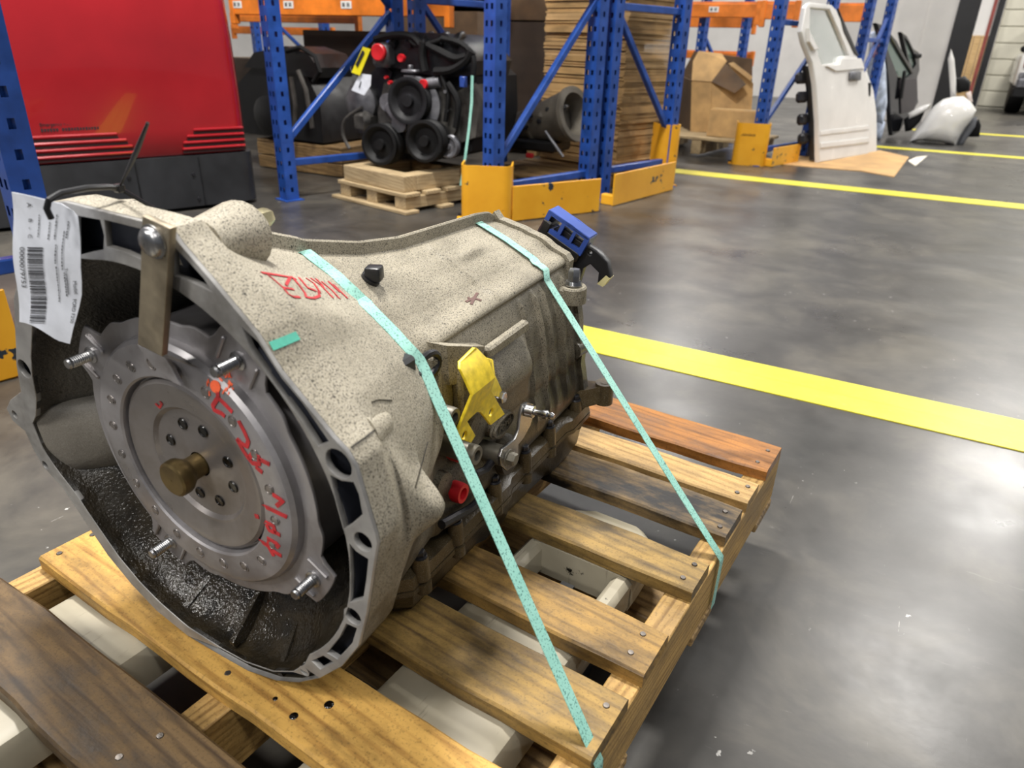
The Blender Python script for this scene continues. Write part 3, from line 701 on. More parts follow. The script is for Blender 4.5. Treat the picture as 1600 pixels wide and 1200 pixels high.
for s_ in SA:
    a = radians(s_); u = Vector((cos(a), 0, sin(a))); c0 = u*.1665
    k = MB(); pr_ = [(.0092, 0.0), (.0092, .10), (.0062, .12)]
    for i in range(9): pr_ += [(.0060, .2+i*.075), (.0053, .2375+i*.075)]
    pr_ += [(.0058, .93), (.0048, 1.0)]
    k.lathe(pr_, c0+Vector((0, .030, 0)), c0+Vector((0, .002, 0)), 16); k.build('stud', m_zinc, conv, ang=20)
for i in range(20):
    a = radians(9+i*18); c0 = Vector((.1165*cos(a), .0163, .1165*sin(a)))
    k = MB(); u = Vector((cos(a+.5), 0, sin(a+.5))); t = Vector((-u.z, 0, u.x))
    k.tube([u*(.0062*cos(b))+t*(.0048*sin(b)) for b in [2*pi*j/12 for j in range(13)]], .0007, 6, False)
    k.lathe([(.0045, 0), (.004, .8), (.0001, 1)], (0, .0008, 0), (0, -.0012, 0), 10)
    o = k.build('rivet', m_conv2, conv); o.location = c0
m_hole = plain('dark_hole', '14120f', 0.2, 0, 0.2)  # flat dark discs mark the hub holes
for i in range(8):
    a = radians(20+i*45+(6 if i % 2 else 0)); c0 = Vector((.045*cos(a), .0308, .045*sin(a)))
    k = MB(); k.lathe([(.0068, 0), (.0060, 1), (.0052, 1), (.0045, .2)], (0, 0, 0), (0, -.0012, 0), 14); k.lathe([(.0052, 0), (.0001, 1)], (0, -.0002, 0), (0, -.0003, 0), 14, False); o = k.build('bolt_hole', m_hole, conv); o.location = c0
# flat retaining bar bolted across the bell
mb = MB()
bo = [(222, 337), (266, 357), (259, 470), (253, 557), (215, 538), (219, 440)]
P0 = [tuple(gY(x, y, -.012).xz) for x, y in bo]
mb.plate(P0, [], .0065, Matrix.Translation((0, -.009, 0)) @ MXZ, .001)
b0 = gY(215, 538, -.012); b1 = gY(253, 557, -.012); 
vs = [b0, b1, Vector((b1.x+.006, .016, b1.z-.022)), Vector((b0.x+.012, .016, b0.z-.024))]
vs2 = [v + Vector((0, .005, -.004)) for v in vs]; mb.add(vs+vs2, [(0, 1, 2, 3), (7, 6, 5, 4), (0, 4, 5, 1), (1, 5, 6, 2), (2, 6, 7, 3), (3, 7, 4, 0)])
k = MB(); k.plate([tuple(gY(x, y, .006).xz) for x, y in ((212, 539), (254, 557), (266, 575), (281, 604), (268, 598), (238, 574))], [], .004, Matrix.Translation((0, .009, 0)) @ MXZ, .0006); k.build('bar_foot', m_conv, gear)
rbar = mb.build('retaining_bar', m_bar, gear, ang=30, label='flat plated steel bar holding the converter in the bell')
c0 = gY(241, 377, -.0125); k = MB(); k.lathe([(.0135, 0), (.0135, .2), (.0118, .22), (.0116, .5), (.0095, .8), (.005, .97), (.0005, 1)], c0, c0+Vector((0, -.0085, 0)), 28, False); k.build('flange_bolt', m_zinc, rbar)
# --------------------------------------------------------------- hand marks: strokes that lie on the metal
GT_ = [bvh_bell, bvh_case]
def bv(o): return BVHTree.FromPolygons([v.co for v in o.data.vertices], [p.vertices for p in o.data.polygons])
def strokes(name, m, segs, wd, trees, label):
    k = MB()
    for seg in segs:
        pts = []
        for (x0, y0), (x1, y1) in zip(seg, seg[1:]):
            n = max(1, int(hypot(x1-x0, y1-y0)/3))
            for i in range(n): pts.append((lerp(x0, x1, i/n), lerp(y0, y1, i/n)))
        pts.append(seg[-1]); P = []
        for q in pts:
            h = hit(q[0], q[1], trees)
            if h: P.append(h)
        if len(P) < 2: continue
        path = [p+n*.0006 for p, n in P]; sd = []
        for i in range(len(path)):
            t = path[min(i+1, len(path)-1)]-path[max(i-1, 0)]
            if t.length < 1e-7: t = Vector((1, 0, 0))
            sd.append(P[i][1].cross(t.normalized()))
        k.ribbon(path, sd, wd, .0005)
    return k.build(name, m, gear, smooth=False, label=label)
def zz(pts, sc, ox, oy): return [(x/sc+ox, y/sc+oy) for x, y in pts]
S4 = [[(275, 427), (360, 440), (450, 455), (488, 466)], [(300, 430), (350, 470), (410, 522), (440, 560), (470, 578), (512, 580)], [(410, 520), (472, 531)], [(450, 456), (425, 505)],
      [(462, 452), (505, 500), (545, 555), (552, 582), (600, 586), (636, 572), (628, 545)], [(508, 458), (560, 520), (612, 540)], [(550, 460), (600, 492), (640, 552)], [(580, 460), (640, 502), (720, 584)],
      [(612, 464), (650, 500), (662, 522)], [(648, 482), (712, 535), (762, 590)], [(690, 480), (762, 548)], [(722, 500), (812, 588)]]
strokes('marker_writing', m_redmark, [zz(s, 4, 340, 320) for s in S4], .0028, [bvh_bell, bvh_case], 'red hand-written stock number on the beige casting')
bc = [bv(conv), bv([c for c in conv.children if c.name.startswith('drive_ring')][0]), bv([c for c in conv.children if c.name.startswith('front_cover')][0])]
S6 = [[(600, 430), (610, 482), (560, 560), (572, 602), (640, 632), (672, 662)], [(612, 490), (680, 556), (742, 622)], [(800, 702), (852, 800), (892, 890), (878, 945), (830, 915), (785, 872)], [(785, 872), (840, 975), (905, 1070)],
      [(895, 1060), (925, 1015), (990, 1040), (995, 1110), (930, 1100), (900, 1060)], [(992, 1062), (1090, 1112)], [(960, 1132), (1025, 1190)], [(20, 540), (60, 580), (80, 540), (60, 520)]]
S5 = [[(232, 560), (312, 612), (262, 652)], [(160, 650), (250, 692), (345, 738)], [(172, 772), (242, 810), (252, 860), (205, 840), (185, 795)], [(242, 850), (292, 880)], [(95, 728), (125, 738)], [(128, 918), (200, 965), (205, 915)], [(190, 902), (282, 955), (262, 975)], [(182, 938), (242, 1042)], [(232, 1000), (302, 1042)]]
strokes('marker_writing', m_redmark, [zz(s, 6, 240, 540) for s in S6[:-1]]+[zz(s, 5, 380, 660) for s in S5], .0046, bc, 'red hand-written stock number around the converter')
strokes('marker_writing', m_redmark, [zz(S6[-1], 6, 240, 540)], .0026, bc, 'small red hand-drawn hook on the converter dish')
m_seam = plain('dark_casting_seam', '2a241a', 0.5)  # dark strokes drawn in place of raised casting lips
for s_ in ([(543, 703), (570, 684), (603, 658)], [(580, 629), (590, 625), (612, 626)], [(668, 690), (660, 720), (648, 762)]): strokes('casting_seam', m_seam, [s_], .0012, [bvh_bell], None)
strokes('dried_smear', plain('maroon_smear', '5c3c34', 0.6), [[(728, 472), (740, 466), (752, 470)], [(736, 476), (742, 464), (746, 458)], [(731, 465), (738, 470)]], .004, GT_, 'dried reddish brown smear')
strokes('paint_mark', m_teal_paint, [zz([(310, 895), (400, 860), (500, 818)], 4, 340, 320)], .0075, [bvh_bell], 'short teal paint dash')
rs = random.Random(4); sp = [zz([(560+rs.gauss(0, 3), 372), (610, 372)], 6, 240, 540)]
sp += [[(331+rs.gauss(0, 1), 576+i), (345+i*1.3+rs.gauss(0, 3), 590+i*3+rs.gauss(0, 2))] for i in range(3)]
for i in range(16):
    a = rs.uniform(-1.2, 1.0); r0 = rs.uniform(17, 26); c0 = (340+r0*cos(a), 597+r0*sin(a)*.9); sp.append([c0, (c0[0]+rs.uniform(-5, 3), c0[1]+rs.uniform(3, 8))])
for i in range(5):
    a = pi+rs.uniform(-.8, .6); c0 = (338+14*cos(a), 600+16*sin(a)); sp.append([c0, (c0[0]+rs.uniform(-1, 2), c0[1]+rs.uniform(3, 7))])
strokes('paint_mark', m_orange_spray, sp, .0012, bc, 'orange paint spatter')
h = hit(337, 604, bc)
if h:
    k = MB(); k.lathe([(.006, 0), (.0058, .8), (.0001, 1)], h[0]+h[1]*.0002, h[0]+h[1]*.0009, 16); k.build('paint_mark', m_orange_spray, gear, label='round orange paint dot')
# ------------------------------------------------------------------ straps
def m_strap():
    n = NT('embossed_teal_strapping'); v = n.tc()
    c = n.ramp(n.noise(v, 20, 3), [(0.3, '84bcae'), (0.7, '98cbbd')])
    sp = n.ramp(n.noise(v, 430, 2), [(0.56, 0.0), (0.64, 1.0)]); c = n.mix(n.math('MULTIPLY', sp, 0.75), c, '3d6a63')
    sp = n.ramp(n.noise(v, 70, 2), [(0.70, 0.0), (0.73, 1.0)]); c = n.mix(n.math('MULTIPLY', sp, 0.7), c, '2c4a46')
    n.set(col=c, rough=0.42); return n.m
mst = m_strap()
GT = [bvh_bell, bvh_case]
def strap(name, label, surf_px, edge_v, back):
    P = []; sd = []
    pts = []
    for (x0, y0), (x1, y1) in zip(surf_px, surf_px[1:]):
        n = max(1, int(hypot(x1-x0, y1-y0)/12))
        for i in range(n): pts.append((lerp(x0, x1, i/n), lerp(y0, y1, i/n)))
    pts.append(surf_px[-1])
    for q in pts:
        h = hit(q[0], q[1], GT)
        if h: P.append((GM @ (h[0]+h[1]*.0036), (GM.to_3x3() @ Vector((0.12, 1, 0)))))
    path = [p for p, s in P]
    # keep the band taut: drop points that sink below the chord of their neighbours
    ud = Vector((.998, -.065, 0)); vd = Vector((.065, .998, 0))
    e = PO + vd*edge_v; e.z = 0
    for off in back: path.insert(0, GM @ Vector(off))
    top = e + Vector((.0, 0, ZT-BTH+.001)); path += [lerp(path[-1], top+ud*.001, t) for t in (.25, .5, .75)] if False else []
    last = path[-1]
    for t in [q/30 for q in range(1, 29)]: path.append(last.lerp(top+ud*.0015, t))
    rs_ = [path[0]]
    for p in path[1:]:
        n_ = max(1, int((p-rs_[-1]).length/.006)); b_ = rs_[-1]
        for q in range(1, n_+1): rs_.append(b_.lerp(p, q/n_))
    path = rs_
    for _ in range(3):
        for i, p in enumerate(path):
            lp_ = GI @ p; best = None
            for tr in GT:
                hh_ = tr.find_nearest(lp_, .03)
                if hh_[0] is not None and (best is None or hh_[3] < best[3]): best = hh_
            if best and (lp_-best[0]).dot(best[1]) < .0034: path[i] = GM @ (best[0]+best[1]*.0036)
    path += [top+ud*.0012+Vector((0, 0, .0008)), top+ud*.0022+Vector((0, 0, -.006)), e+ud*.0018+Vector((0, 0, .12)), e+ud*.0018+Vector((0, 0, .110))]
    k = MB(); k.ribbon(path, [vd]*len(path), .0155, .0009)
    o = k.build(name, mst, None, ang=60); tag(o, label, 'strap'); return o
strap('plastic_strap', 'speckled teal strap over the bell housing, running down to the near edge of the pallet', [(476, 398), (520, 432), (560, 470), (610, 520), (652, 566)], 0.012, [(-.10, .20, .155), (-.045, .20, .180)])
strap('plastic_strap', 'speckled teal strap over the far end of the transmission beside the blue connector', [(748, 351), (790, 377), (832, 407), (838, 415)], 0.408, [(-.11, .57, .06), (-.05, .57, .107)])
# ------------------------------------------------------------------ paper tag and its tie
m_paper = plain('coated_paper', 'd9dde6', 0.55, 0, 0.05, 30, bump=0.1); m_ink = plain('black_print', '1b1b20', 0.6)
tagT = thing('paper_tag', 'white barcode tag hanging by a black tie on the bell housing', 'tag', GM @ gY(80, 312, -.02))
TI = Matrix.Translation(tagT.location).inverted()
LE = [(18, 300), (20, 370), (25, 440), (30, 503)]
RE = [(96, 318), (118, 335), (128, 385), (127, 450), (121, 500), (113, 536)]
def pl1(pts, t):
    t = clamp(t)*(len(pts)-1); i = min(int(t), len(pts)-2); f = t-i; return (lerp(pts[i][0], pts[i+1][0], f), lerp(pts[i][1], pts[i+1][1], f))
def tpt(px, py, off=0.0):
    t = clamp((py-300)/205.0); a = pl1(LE, t); b = pl1(RE, t); s = clamp((px-a[0])/max(1, b[0]-a[0]))
    p = gY(px, py, -.020); p.y += -.004*sin(pi*s) - off + .0012*sin(3*pi*t) - .004*max(0, t-.8)*s*3
    return TI @ (GM @ p)
mb = MB(); nu, nv = 12, 14; g = []
for j in range(nv+1):
    a = pl1(LE, j/nv); b = pl1(RE, j/nv)
    for i in range(nu+1):
        s = i/nu; bow = 6*sin(pi*s)*(1-j/nv)*-.6
        g.append((lerp(a[0], b[0], s), lerp(a[1], b[1], s)+bow + (0 if j < nv else (-8*sin(pi*min(1, s*1.25)) if s < .8 else 0))))
vs = [tpt(x, y, 0) for x, y in g] + [tpt(x, y, -.0005) for x, y in g]; N = len(g); fs = []
W_ = nu+1
for j in range(nv):
    for i in range(nu):
        a = j*W_+i; fs.append((a, a+1, a+W_+1, a+W_)); fs.append((N+a, N+a+W_, N+a+W_+1, N+a+1))
for i in range(nu): fs.append((i, N+i, N+i+1, i+1)); a = nv*W_+i; fs.append((a, a+1, N+a+1, N+a))
for j in range(nv): a = j*W_; fs.append((a, a+W_, N+a+W_, N+a)); a += nu; fs.append((a, N+a, N+a+W_, a+W_))
mb.add(vs, fs); mb.build('tag_sheet', m_paper, tagT, ang=60)
mb = MB(); rb = random.Random(11); y = 384.0
def quad(x0, y0, x1, y1): 
    mb.add([tpt(x0, y0, .0008), tpt((x0+x1)/2, y0, .0008), tpt(x1, y0, .0008), tpt(x1, y1, .0008), tpt((x0+x1)/2, y1, .0008), tpt(x0, y1, .0008)], [(0, 1, 4, 5), (1, 2, 3, 4)])
while y < 502:
    wd = rb.choice([.7, .9, 1.3, 1.9]); quad(51+(y-384)*.018, y, 77+(y-384)*.02, y+wd); y += wd+rb.choice([.7, .9, 1.2, 1.7])
def ttext(body, x, y, size, ln):
    """print running down the tag: string x -> pixel y, letter height -> pixel x"""
    k = MB(); k.text(body, 1.0, Matrix.Identity(4), 0.0)
    if not k.v: return
    L = max(v[0] for v in k.v); 
    mb.add([tpt(x+v[1]*size, y+v[0]*ln/L, .0008) for v in k.v], k.f)
ttext('0000079753', 37, 384, 12.5, 64); ttext('A', 48.5, 315, 11, 8); ttext('B', 50, 340, 9, 5.5); ttext('-', 50, 353, 9, 3.5); ttext('C', 51, 364, 9, 6)
ttext('Transmission', 108, 417, 5.5, 42); ttext('Model', 116.5, 438, 7, 21); ttext('FORD F250', 114.5, 467, 7, 36)
for x, y0, y1 in ((67, 334, 368), (92, 334, 372), (95, 380, 410), (96, 414, 470), (104, 360, 420), (106, 424, 462), (83, 345, 372), (108, 345, 372)):
    yy = y0
    while yy < y1: d = rb.uniform(2, 5); quad(x+rb.uniform(-.3, .3), yy, x+1.4, min(yy+d, y1)); yy += d+1.2
mb.build('tag_print', m_ink, tagT, smooth=False)
tie = [(80, 341, -.034), (73, 326, -.036), (76, 313, -.034), (95, 302, -.022), (135, 294, 0.0), (170, 292, .02), (186, 294, .03)]
mb = MB()
path = [TI @ (GM @ gY(a, b, c)) for a, b, c in tie]
mb.tube(path, .0026, 8); a = gY(186, 294, .03); mb.box(TI @ (GM @ a), (.008, .007, .007), bev=.001)
q0 = TI @ (GM @ a); q1 = TI @ (GM @ gY(205, 255, .03)); q2 = TI @ (GM @ gY(216, 230, .03)); q3 = TI @ (GM @ gY(231, 192, .03))
mb.tube([q0, q0.lerp(q1, .5), q1, q2, q3], [.0009, .0012, .0020, .0023, .0014], 6)
a2 = gY(186, 294, .03); back = [a2, a2+Vector((.012, .02, -.02)), a2+Vector((.0, .04, -.05)), a2+Vector((-.03, .03, -.06))]
mb.tube([TI @ (GM @ p) for p in back], .002, 6)
mb.build('cable_tie', m_black, tagT, label='black plastic cable tie with a long free end')
# ------------------------------------------------------------------ far walls and roller door
m_wallw = plain('white_wall_sheet', 'd9d6d2', 0.55, 0, 0.04, 2); m_trimk = plain('black_steel_trim', '1c1c1f', 0.45)
m_ply = m_wood('plywood_wainscot', 'cfae7c', 'a98450', '8a6a40', 0.2, 0, 0.4, 0.1)
m_rdoor = plain('beige_door_panel', 'c9c5b4', 0.5, 0, 0.04, 3)
WY = 17.0
xg = atY(1530, 150, WY).x; xp = atY(1486, 150, WY).x
mb = MB(); mb.box((-6.0, WY+.1, 3), (2*(xg+6.0)-.0, .2, 6)); wallb = mb.build('wall_back', m_wallw, kind='structure', smooth=False)
mb = MB(); mb.box((xg+2.2, WY+.12, 5.2), (4.4, .16, 1.6)); mb.box((xg+6.2, WY+.1, 3), (3.6, .2, 6)); mb.build('wall_back', m_wallw, kind='structure', smooth=False)
for i in range(4):
    k = MB(); wd = (xg-.12-xp)/3.0 if i < 3 else .5; x0 = xp+i*wd if i < 3 else xp-.55
    k.box((x0+wd/2, WY-.012, .62), (wd-.008, .022, 1.24), bev=.003); k.build('plywood_panel', m_ply, wallb, smooth=False)
mb = MB(); mb.box((xg-.06, WY-.03, 2.6), (.10, .10, 5.2)); mb.build('trim_1', m_trimk, kind='structure')
mb = MB(); mb.box((xg+2.2, WY+.10, 2.2), (4.4, .06, 4.4)); gd = mb.build('door_1', m_rdoor, kind='structure', smooth=False)
for i in range(16):
    k = MB(); z0 = .04+i*.272
    k.box((xg+2.2, WY+.055, z0+.13), (4.38, .03, .262), bev=.012); k.build('door_panel', m_rdoor, gd, smooth=False)
mb = MB(); mb.box((-12.1, 4.5, 3), (.2, 25.2, 6)); mb.build('wall_left', m_wallw, kind='structure', smooth=False)
mb = MB(); mb.box((-9.05, WY+.1, 3), (5.9, .2, 6)); mb.build('wall_back', m_wallw, kind='structure', smooth=False)
YP = 12.6
xa = atY(1404, 130, YP).x; xb = atY(1466, 130, YP).x
mb = MB(); mb.box(((xa+xb)/2-.6, YP+.06, 2.6), (xb-xa+1.2, .12, 5.2)); wp = mb.build('wall_right', m_wallw, kind='structure', smooth=False)
for i in range(4):
    k = MB(); x0 = xb-.36-i*.38; k.bar((x0, YP-.008, .0), (x0, YP-.008, 5.2), .02, .014); k.build('wall_rib', m_wallw, wp, smooth=False)
mb = MB(); mb.box((xb+.13, YP+.05, 2.6), (.26, .2, 5.2), bev=.01); mb.build('trim_2', m_trimk, kind='structure')
mb = MB(); mb.box((xb+.50, 15.2, 2.6), (.05, .05, 5.2)); mb.build('trim_3', plain('rusty_red_pipe', '7c3a34', 0.5), kind='structure')
# ------------------------------------------------------------------ pallet racking
m_blue = plain('scuffed_blue_enamel', '224791', 0.36, 0, 0.14, 12, bump=0.05)
m_org = plain('orange_beam_enamel', 'd97722', 0.4, 0, 0.12, 8)
m_yg = None
def m_guard():
    n = NT('chipped_yellow_enamel'); v = n.tc(rnd=True)
    c = n.ramp(n.noise(v, 4, 3), [(0.3, 'd9981c'), (0.7, 'ecae2c')])
    ch = n.ramp(n.noise(v, 15, 4, 0.6), [(0.645, 0.0), (0.665, 1.0)]); c = n.mix(ch, c, '26303a')
    n.set(col=c, rough=0.38); return n.m
m_yg = m_guard()
m_lbl = plain('white_beam_label', 'd9d9d6', 0.5)
RD = Vector((cos(radians(74.5)), sin(radians(74.5)), 0)); RN = Vector((RD.y, -RD.x, 0))
HP = .0745
def upright_mesh(h, w=.082, d=.078, z0=0.0):
    """square post whose faces are pierced by real holes; local x = across, y = along the frame"""
    k = MB()
    def face(o, ax, W, cols):
        us = [0.0]
        for c in cols: us += [c-.0085, c+.0085]
        us.append(W); nz = int((h-.06)/HP); zs = [z0, z0+.03]
        for i in range(nz): zs += [z0+.05+i*HP, z0+.05+i*HP+.026]
        zs.append(z0+h); zs = sorted(set(zs))
        b = len(k.v); o = Vector(o); ax = Vector(ax)
        for z in zs:
            for u in us: k.v.append(tuple(o+ax*u+Vector((0, 0, z))))
        nu = len(us)
        for j in range(len(zs)-1):
            hole_row = abs((zs[j+1]-zs[j])-.026) < 1e-6
            for i in range(nu-1):
                if hole_row and i % 2 == 1: continue
                k.f.append((b+j*nu+i, b+j*nu+i+1, b+(j+1)*nu+i+1, b+(j+1)*nu+i))
    face((-w/2, -d/2, 0), (1, 0, 0), w, (.020, w-.026)); face((w/2, -d/2, 0), (0, 1, 0), d, (d/2,))
    face((w/2, d/2, 0), (-1, 0, 0), w, (.020, w-.026)); face((-w/2, d/2, 0), (0, -1, 0), d, (d/2,))
    k.box((0, 0, z0+.003), (w+.05, d+.04, .006)); k.box((0, 0, z0+h), (w, d, .004))
    k.box((0, d/2-.016, z0+h/2), (w-.01, .003, h-.02))
    return k
def rack_frame(base, L, label, braces, struts, h=2.6, d=RD, lean=0.0, one=False, bh=.034, skip_first=False):
    base = Vector(base); ang = atan2(d.y, d.x)-pi/2
    t = thing('pallet_rack', label, 'rack', base, (0, lean, ang), 'blue upright frames of the pallet racking')
    for i, yy in enumerate((0, L)):
        if skip_first and i == 0: continue
        o = upright_mesh(h).build('upright_post', m_blue, t, smooth=False); o.location = (0, yy, 0)
    for (y0, z0, y1, z1) in braces:
        k = MB(); k.bar((.0, y0, z0), (.0, y1, z1), bh, .036, bev=.004); k.build('diagonal_brace', m_blue, t)
    for z in struts:
        k = MB(); k.bar((.0, .03, z), (.0, L-.03, z), .034, .04, bev=.004); k.build('cross_strut', m_blue, t)
    return t
P1 = Vector((-1.985, 3.365, 0))
rack_frame(P1, .80, 'blue rack frame standing in the curved yellow guard nearest the teal strapped transmission', [(.03, .30, .77, 1.10), (.77, 1.16, .03, 1.95)], [.17, 1.13, 2.0])
rack_frame(P1+RD*.945, .70, 'blue rack frame right in front of the tall stack of flattened cardboard', [(.03, 1.05, .67, .38), (.03, 1.1, .67, 1.8)], [.17, 1.08, 1.9])
P5 = Vector((-3.225, 3.095, 0))
rack_frame(P5, .82, 'blue rack frame between the red forklift and the black engine with red caps', [(.03, .34, .79, 1.02), (.79, 1.05, .03, 1.8)], [.21, 1.9])
rack_frame(P5+RD*.99, .75, 'blue rack frame hidden behind the black engine, only its upper posts showing', [(.03, 1.1, .72, .38)], [.2, 1.1])
rack_frame((-2.215, .28, 0), .775, 'blue rack upright at the left edge of the photo beside the red forklift', [(.03, 1.3, .74, 2.0)], [.30, 1.3], lean=radians(2.2), d=Vector((.19, .98, 0)).normalized())
PC_ = Vector((-1.235, 6.43, 0))
rack_frame(PC_, .95, 'blue rack frame in the round yellow guard beside the white car door', [(.04, .32, .92, 1.05)], [.12, 1.08, 2.0])
pd = atY(1352, 60, 8.45); rack_frame((pd.x-.02, 8.45, 0), .56, 'blue rack frame behind the white car door, above the dark doors', [(.04, .5, .52, 1.2)], [1.0, 2.0])
pe = atY(1097, 60, 8.3); rack_frame((pe.x, 8.3, 0), .9, 'dark blue rack frame behind the torn cardboard box', [(.04, 1.0, .86, .3)], [.2, 1.25])
pf = atY(508, 70, 6.2); rack_frame((pf.x, 6.2, 0), .9, 'distant blue rack frame seen past the left side of the engine', [(.04, .4, .86, 1.2)], [.2, 1.2])
pf = atY(402, 70, 6.4); rack_frame((pf.x, 6.4, 0), .9, 'distant blue rack frame seen just right of the forklift', [(.04, 1.2, .86, .5)], [.2, 1.2])
def beam(label, pa, pb, Y, hz, labels=(), dep=.05, lip=True, z=None):
    a = atY(pa[0], pa[1], Y); b = atY(pb[0], pb[1], Y); zc = (a.z+b.z)/2 if z is None else z
    t = thing('rack_beam', label, 'rack beam', (a.x, Y, zc))
    L = b.x-a.x
    k = MB(); k.box((L/2, 0, 0), (L, dep, hz), bev=.006); 
    if lip: k.box((L/2, .012, hz*.5+.008), (L, dep*.6, .02), bev=.003)
    k.build('beam_channel', m_org, t, smooth=False)
    for e in (0, L):
        k = MB(); k.box((e, -.004, -.02), (.045, dep+.012, hz+.09), bev=.004); k.build('end_connector', m_org, t, smooth=False)
    for lx in labels:
        c = atY(lx, pa[1], Y); k = MB(); k.box((c.x-a.x, -dep/2-.002, .01), (.10, .003, .05)); o = k.build('beam_label', m_lbl, t, smooth=False, label='white location label')
        k = MB()
        for q in (-.03, -.018, .012, .026): k.box((c.x-a.x+q, -dep/2-.004, .01), (.009, .001, .026))
        k.build('printed_code', m_ink, o, smooth=False)
    return t
beam('bright orange rack beam with white labels above the black engine, left of the nearest blue post', (366, 11), (702, 9), 4.55, .125, (375, 455, 545))
beam('thin orange rack beam just below the labelled beam, left of the engine', (366, 31), (560, 30), 5.6, .055)
beam('lowest orange rack beam far behind the forklift edge', (366, 50), (520, 49), 7.6, .075)
beam('upper orange rack beam across the top of the torn cardboard box bay', (1060, 18), (1186, 15), 8.15, .125, (1116,))
beam('darker orange rack beam directly under the upper beam of the torn box bay', (1060, 36), (1180, 33), 9.3, .115)
beam('low orange rack beam at the level of the torn box rim', (1056, 87), (1176, 87), 9.6, .075)
beam('short orange rack beam between the round yellow guard post and the white car door', (1193, 19), (1246, 17), 7.6, .13)
beam('orange rack beam seen to the right of the white door window', (1300, 22), (1362, 20), 9.6, .17)
# yellow guards
def column_guard(label, c, w, dpt, h, ang, t=.008):
    o = thing('column_guard', label, 'guard', c, (0, 0, ang))
    r = .05; pts = [(-w/2, dpt), (-w/2, r)] + [(-w/2+r-r*cos(a), r-r*sin(a)) for a in [pi/2*i/6 for i in range(1, 7)]] + [(w/2-r+r*sin(a), r-r*cos(a)) for a in [pi/2*i/6 for i in range(0, 7)]] + [(w/2, dpt)]
    inn = [(x*(1-2*t/w), max(y, t) if y < dpt else y) for x, y in pts]
    k = MB(); k.prism(pts+list(reversed(inn)), 0, h); k.build('curved_plate', m_yg, o, ang=50)
    
    for sx in (-1, 1): k = MB(); k.box((sx*(w/2+.012), dpt*.62, .004), (.03, dpt*.6, .008)); k.build('foot_plate', m_yg, o)
    for sx in (-1, 1): k = MB(); k.lathe([(.014, 0), (.014, 1)], (sx*(w/2+.014), dpt*.62, .006), (sx*(w/2+.014), dpt*.62, .022), 6); k.build('anchor_bolt', m_dark, o)
    return o
column_guard('curved yellow column guard with black scuffs around the nearest rack post', (P1.x+.02, P1.y-.105, 0), .27, .19, .295, radians(27))
column_guard('tall yellow column guard at the far end of the second guard plate', (P1.x+RD.x*1.70+.02, P1.y+RD.y*1.70-.09, 0), .15, .16, .41, radians(40))
gC = column_guard('round yellow column guard left of the white car door', (-1.27, 6.36, 0), .27, .2, .335, radians(14))
k = MB(); 
for i in range(9): k.box((-.082+i*.012, -.0008, .243), (.008, .0016, .018 if i % 3 else .014))
k.build('printed_word', plain('faded_brown_print', '7a5210', 0.5), gC, smooth=False)
def guard_plate(label, a, b, h):
    a = Vector((a[0], a[1], 0)); b = Vector((b[0], b[1], 0)); d = b-a; L = d.length
    o = thing('guard_rail', label, 'guard rail', a, (0, 0, atan2(d.y, d.x)))
    k = MB(); k.box((L/2, 0, h/2+.005), (L, .009, h), bev=.002); k.build('rail_plate', m_yg, o, smooth=False)
    for x in (.05, L-.05): k = MB(); k.box((x, .05, .03), (.05, .1, .06), bev=.004); k.build('rail_foot', m_yg, o)
    return o
ga = atZ(800, 347); gb = atZ(935, 331); guard_plate('low yellow guard plate between the scuffed curved guard and the paired blue posts', ga, gb, .185)
ga = atZ(956, 323); gb = atZ(1050, 297.5); guard_plate('low yellow guard plate in front of the cardboard stack', ga, gb, .185)
ga = PC_+RN*.15; gb = ga+RD*.5; guard_plate('short yellow guard plate running back from the round guard towards the white door', ga, gb, .15)
guard_plate('yellow guard plate at the left edge behind the paper tag', (-2.192, .136), (-2.04, .92), .245)
# ------------------------------------------------------------------ red forklift
FD = Vector((.33765, .94127, 0)); FN = Vector((.94127, -.33765, 0)); FE = Vector((-3.315, 2.93, 0))
m_red = plain('glossy_red_enamel', '981b22', 0.16, 0, 0.06, 2, coat=0.6)
m_skirt = plain('dark_grey_steel', '26272a', 0.5, 0, 0.15, 6)
m_slot = plain('dark_vent_gap', '2a0507', 0.6)
fork = thing('forklift', 'red forklift with a dark skirt and vent slots parked behind the paper tag', 'forklift', FE, (0, 0, atan2(FD.y, FD.x)-pi/2))
# local: x = outward normal of the visible side, y = along it (0 at the right edge, negative to the left)
def fplan(ins, bul): 
    pts = []; r = .085
    for i in range(9): a = -pi/2+pi/2*i/8; pts.append((-r+r*sin(a+pi/2)-ins, -1.45+r-r*cos(a+pi/2)+ins))
    pts = [(-.9, -1.45+ins)] + [(-r-ins+r*sin(a), -1.45+r+ins-r*cos(a)) for a in [pi/2*i/8 for i in range(9)]]
    for i in range(1, 12): u = i/12; pts.append((-ins+bul*sin(pi*u), -1.45+r+(1.45-2*r)*u))
    pts += [(-r-ins+r*cos(a), -r-ins+r*sin(a)) for a in [pi/2*i/8 for i in range(9)]] + [(-.9, -ins)]
    return pts
k = MB(); k.loft([[(x, y, z) for x, y in fplan(i, b)] for z, i, b in ((.29, .004, .0), (.30, 0, .004), (.42, 0, .012), (.60, 0, .02), (.85, .004, .022), (1.05, .012, .02), (1.25, .035, .015), (1.38, .09, .01))]); k.build('rear_cover', m_red, fork, ang=40)
k = MB(); k.loft([[(x+.018, y*1.0+.018*(1 if y > -.7 else -1), z) for x, y in fplan(0, 0)] for z in (.02, .285)]); sk = k.build('counterweight_skirt', m_skirt, fork, ang=40)
for y in (-.30, -.62, -1.05): k = MB(); k.box((.020, y, .15), (.004, .006, .25)); k.build('skirt_joint', m_black, sk)
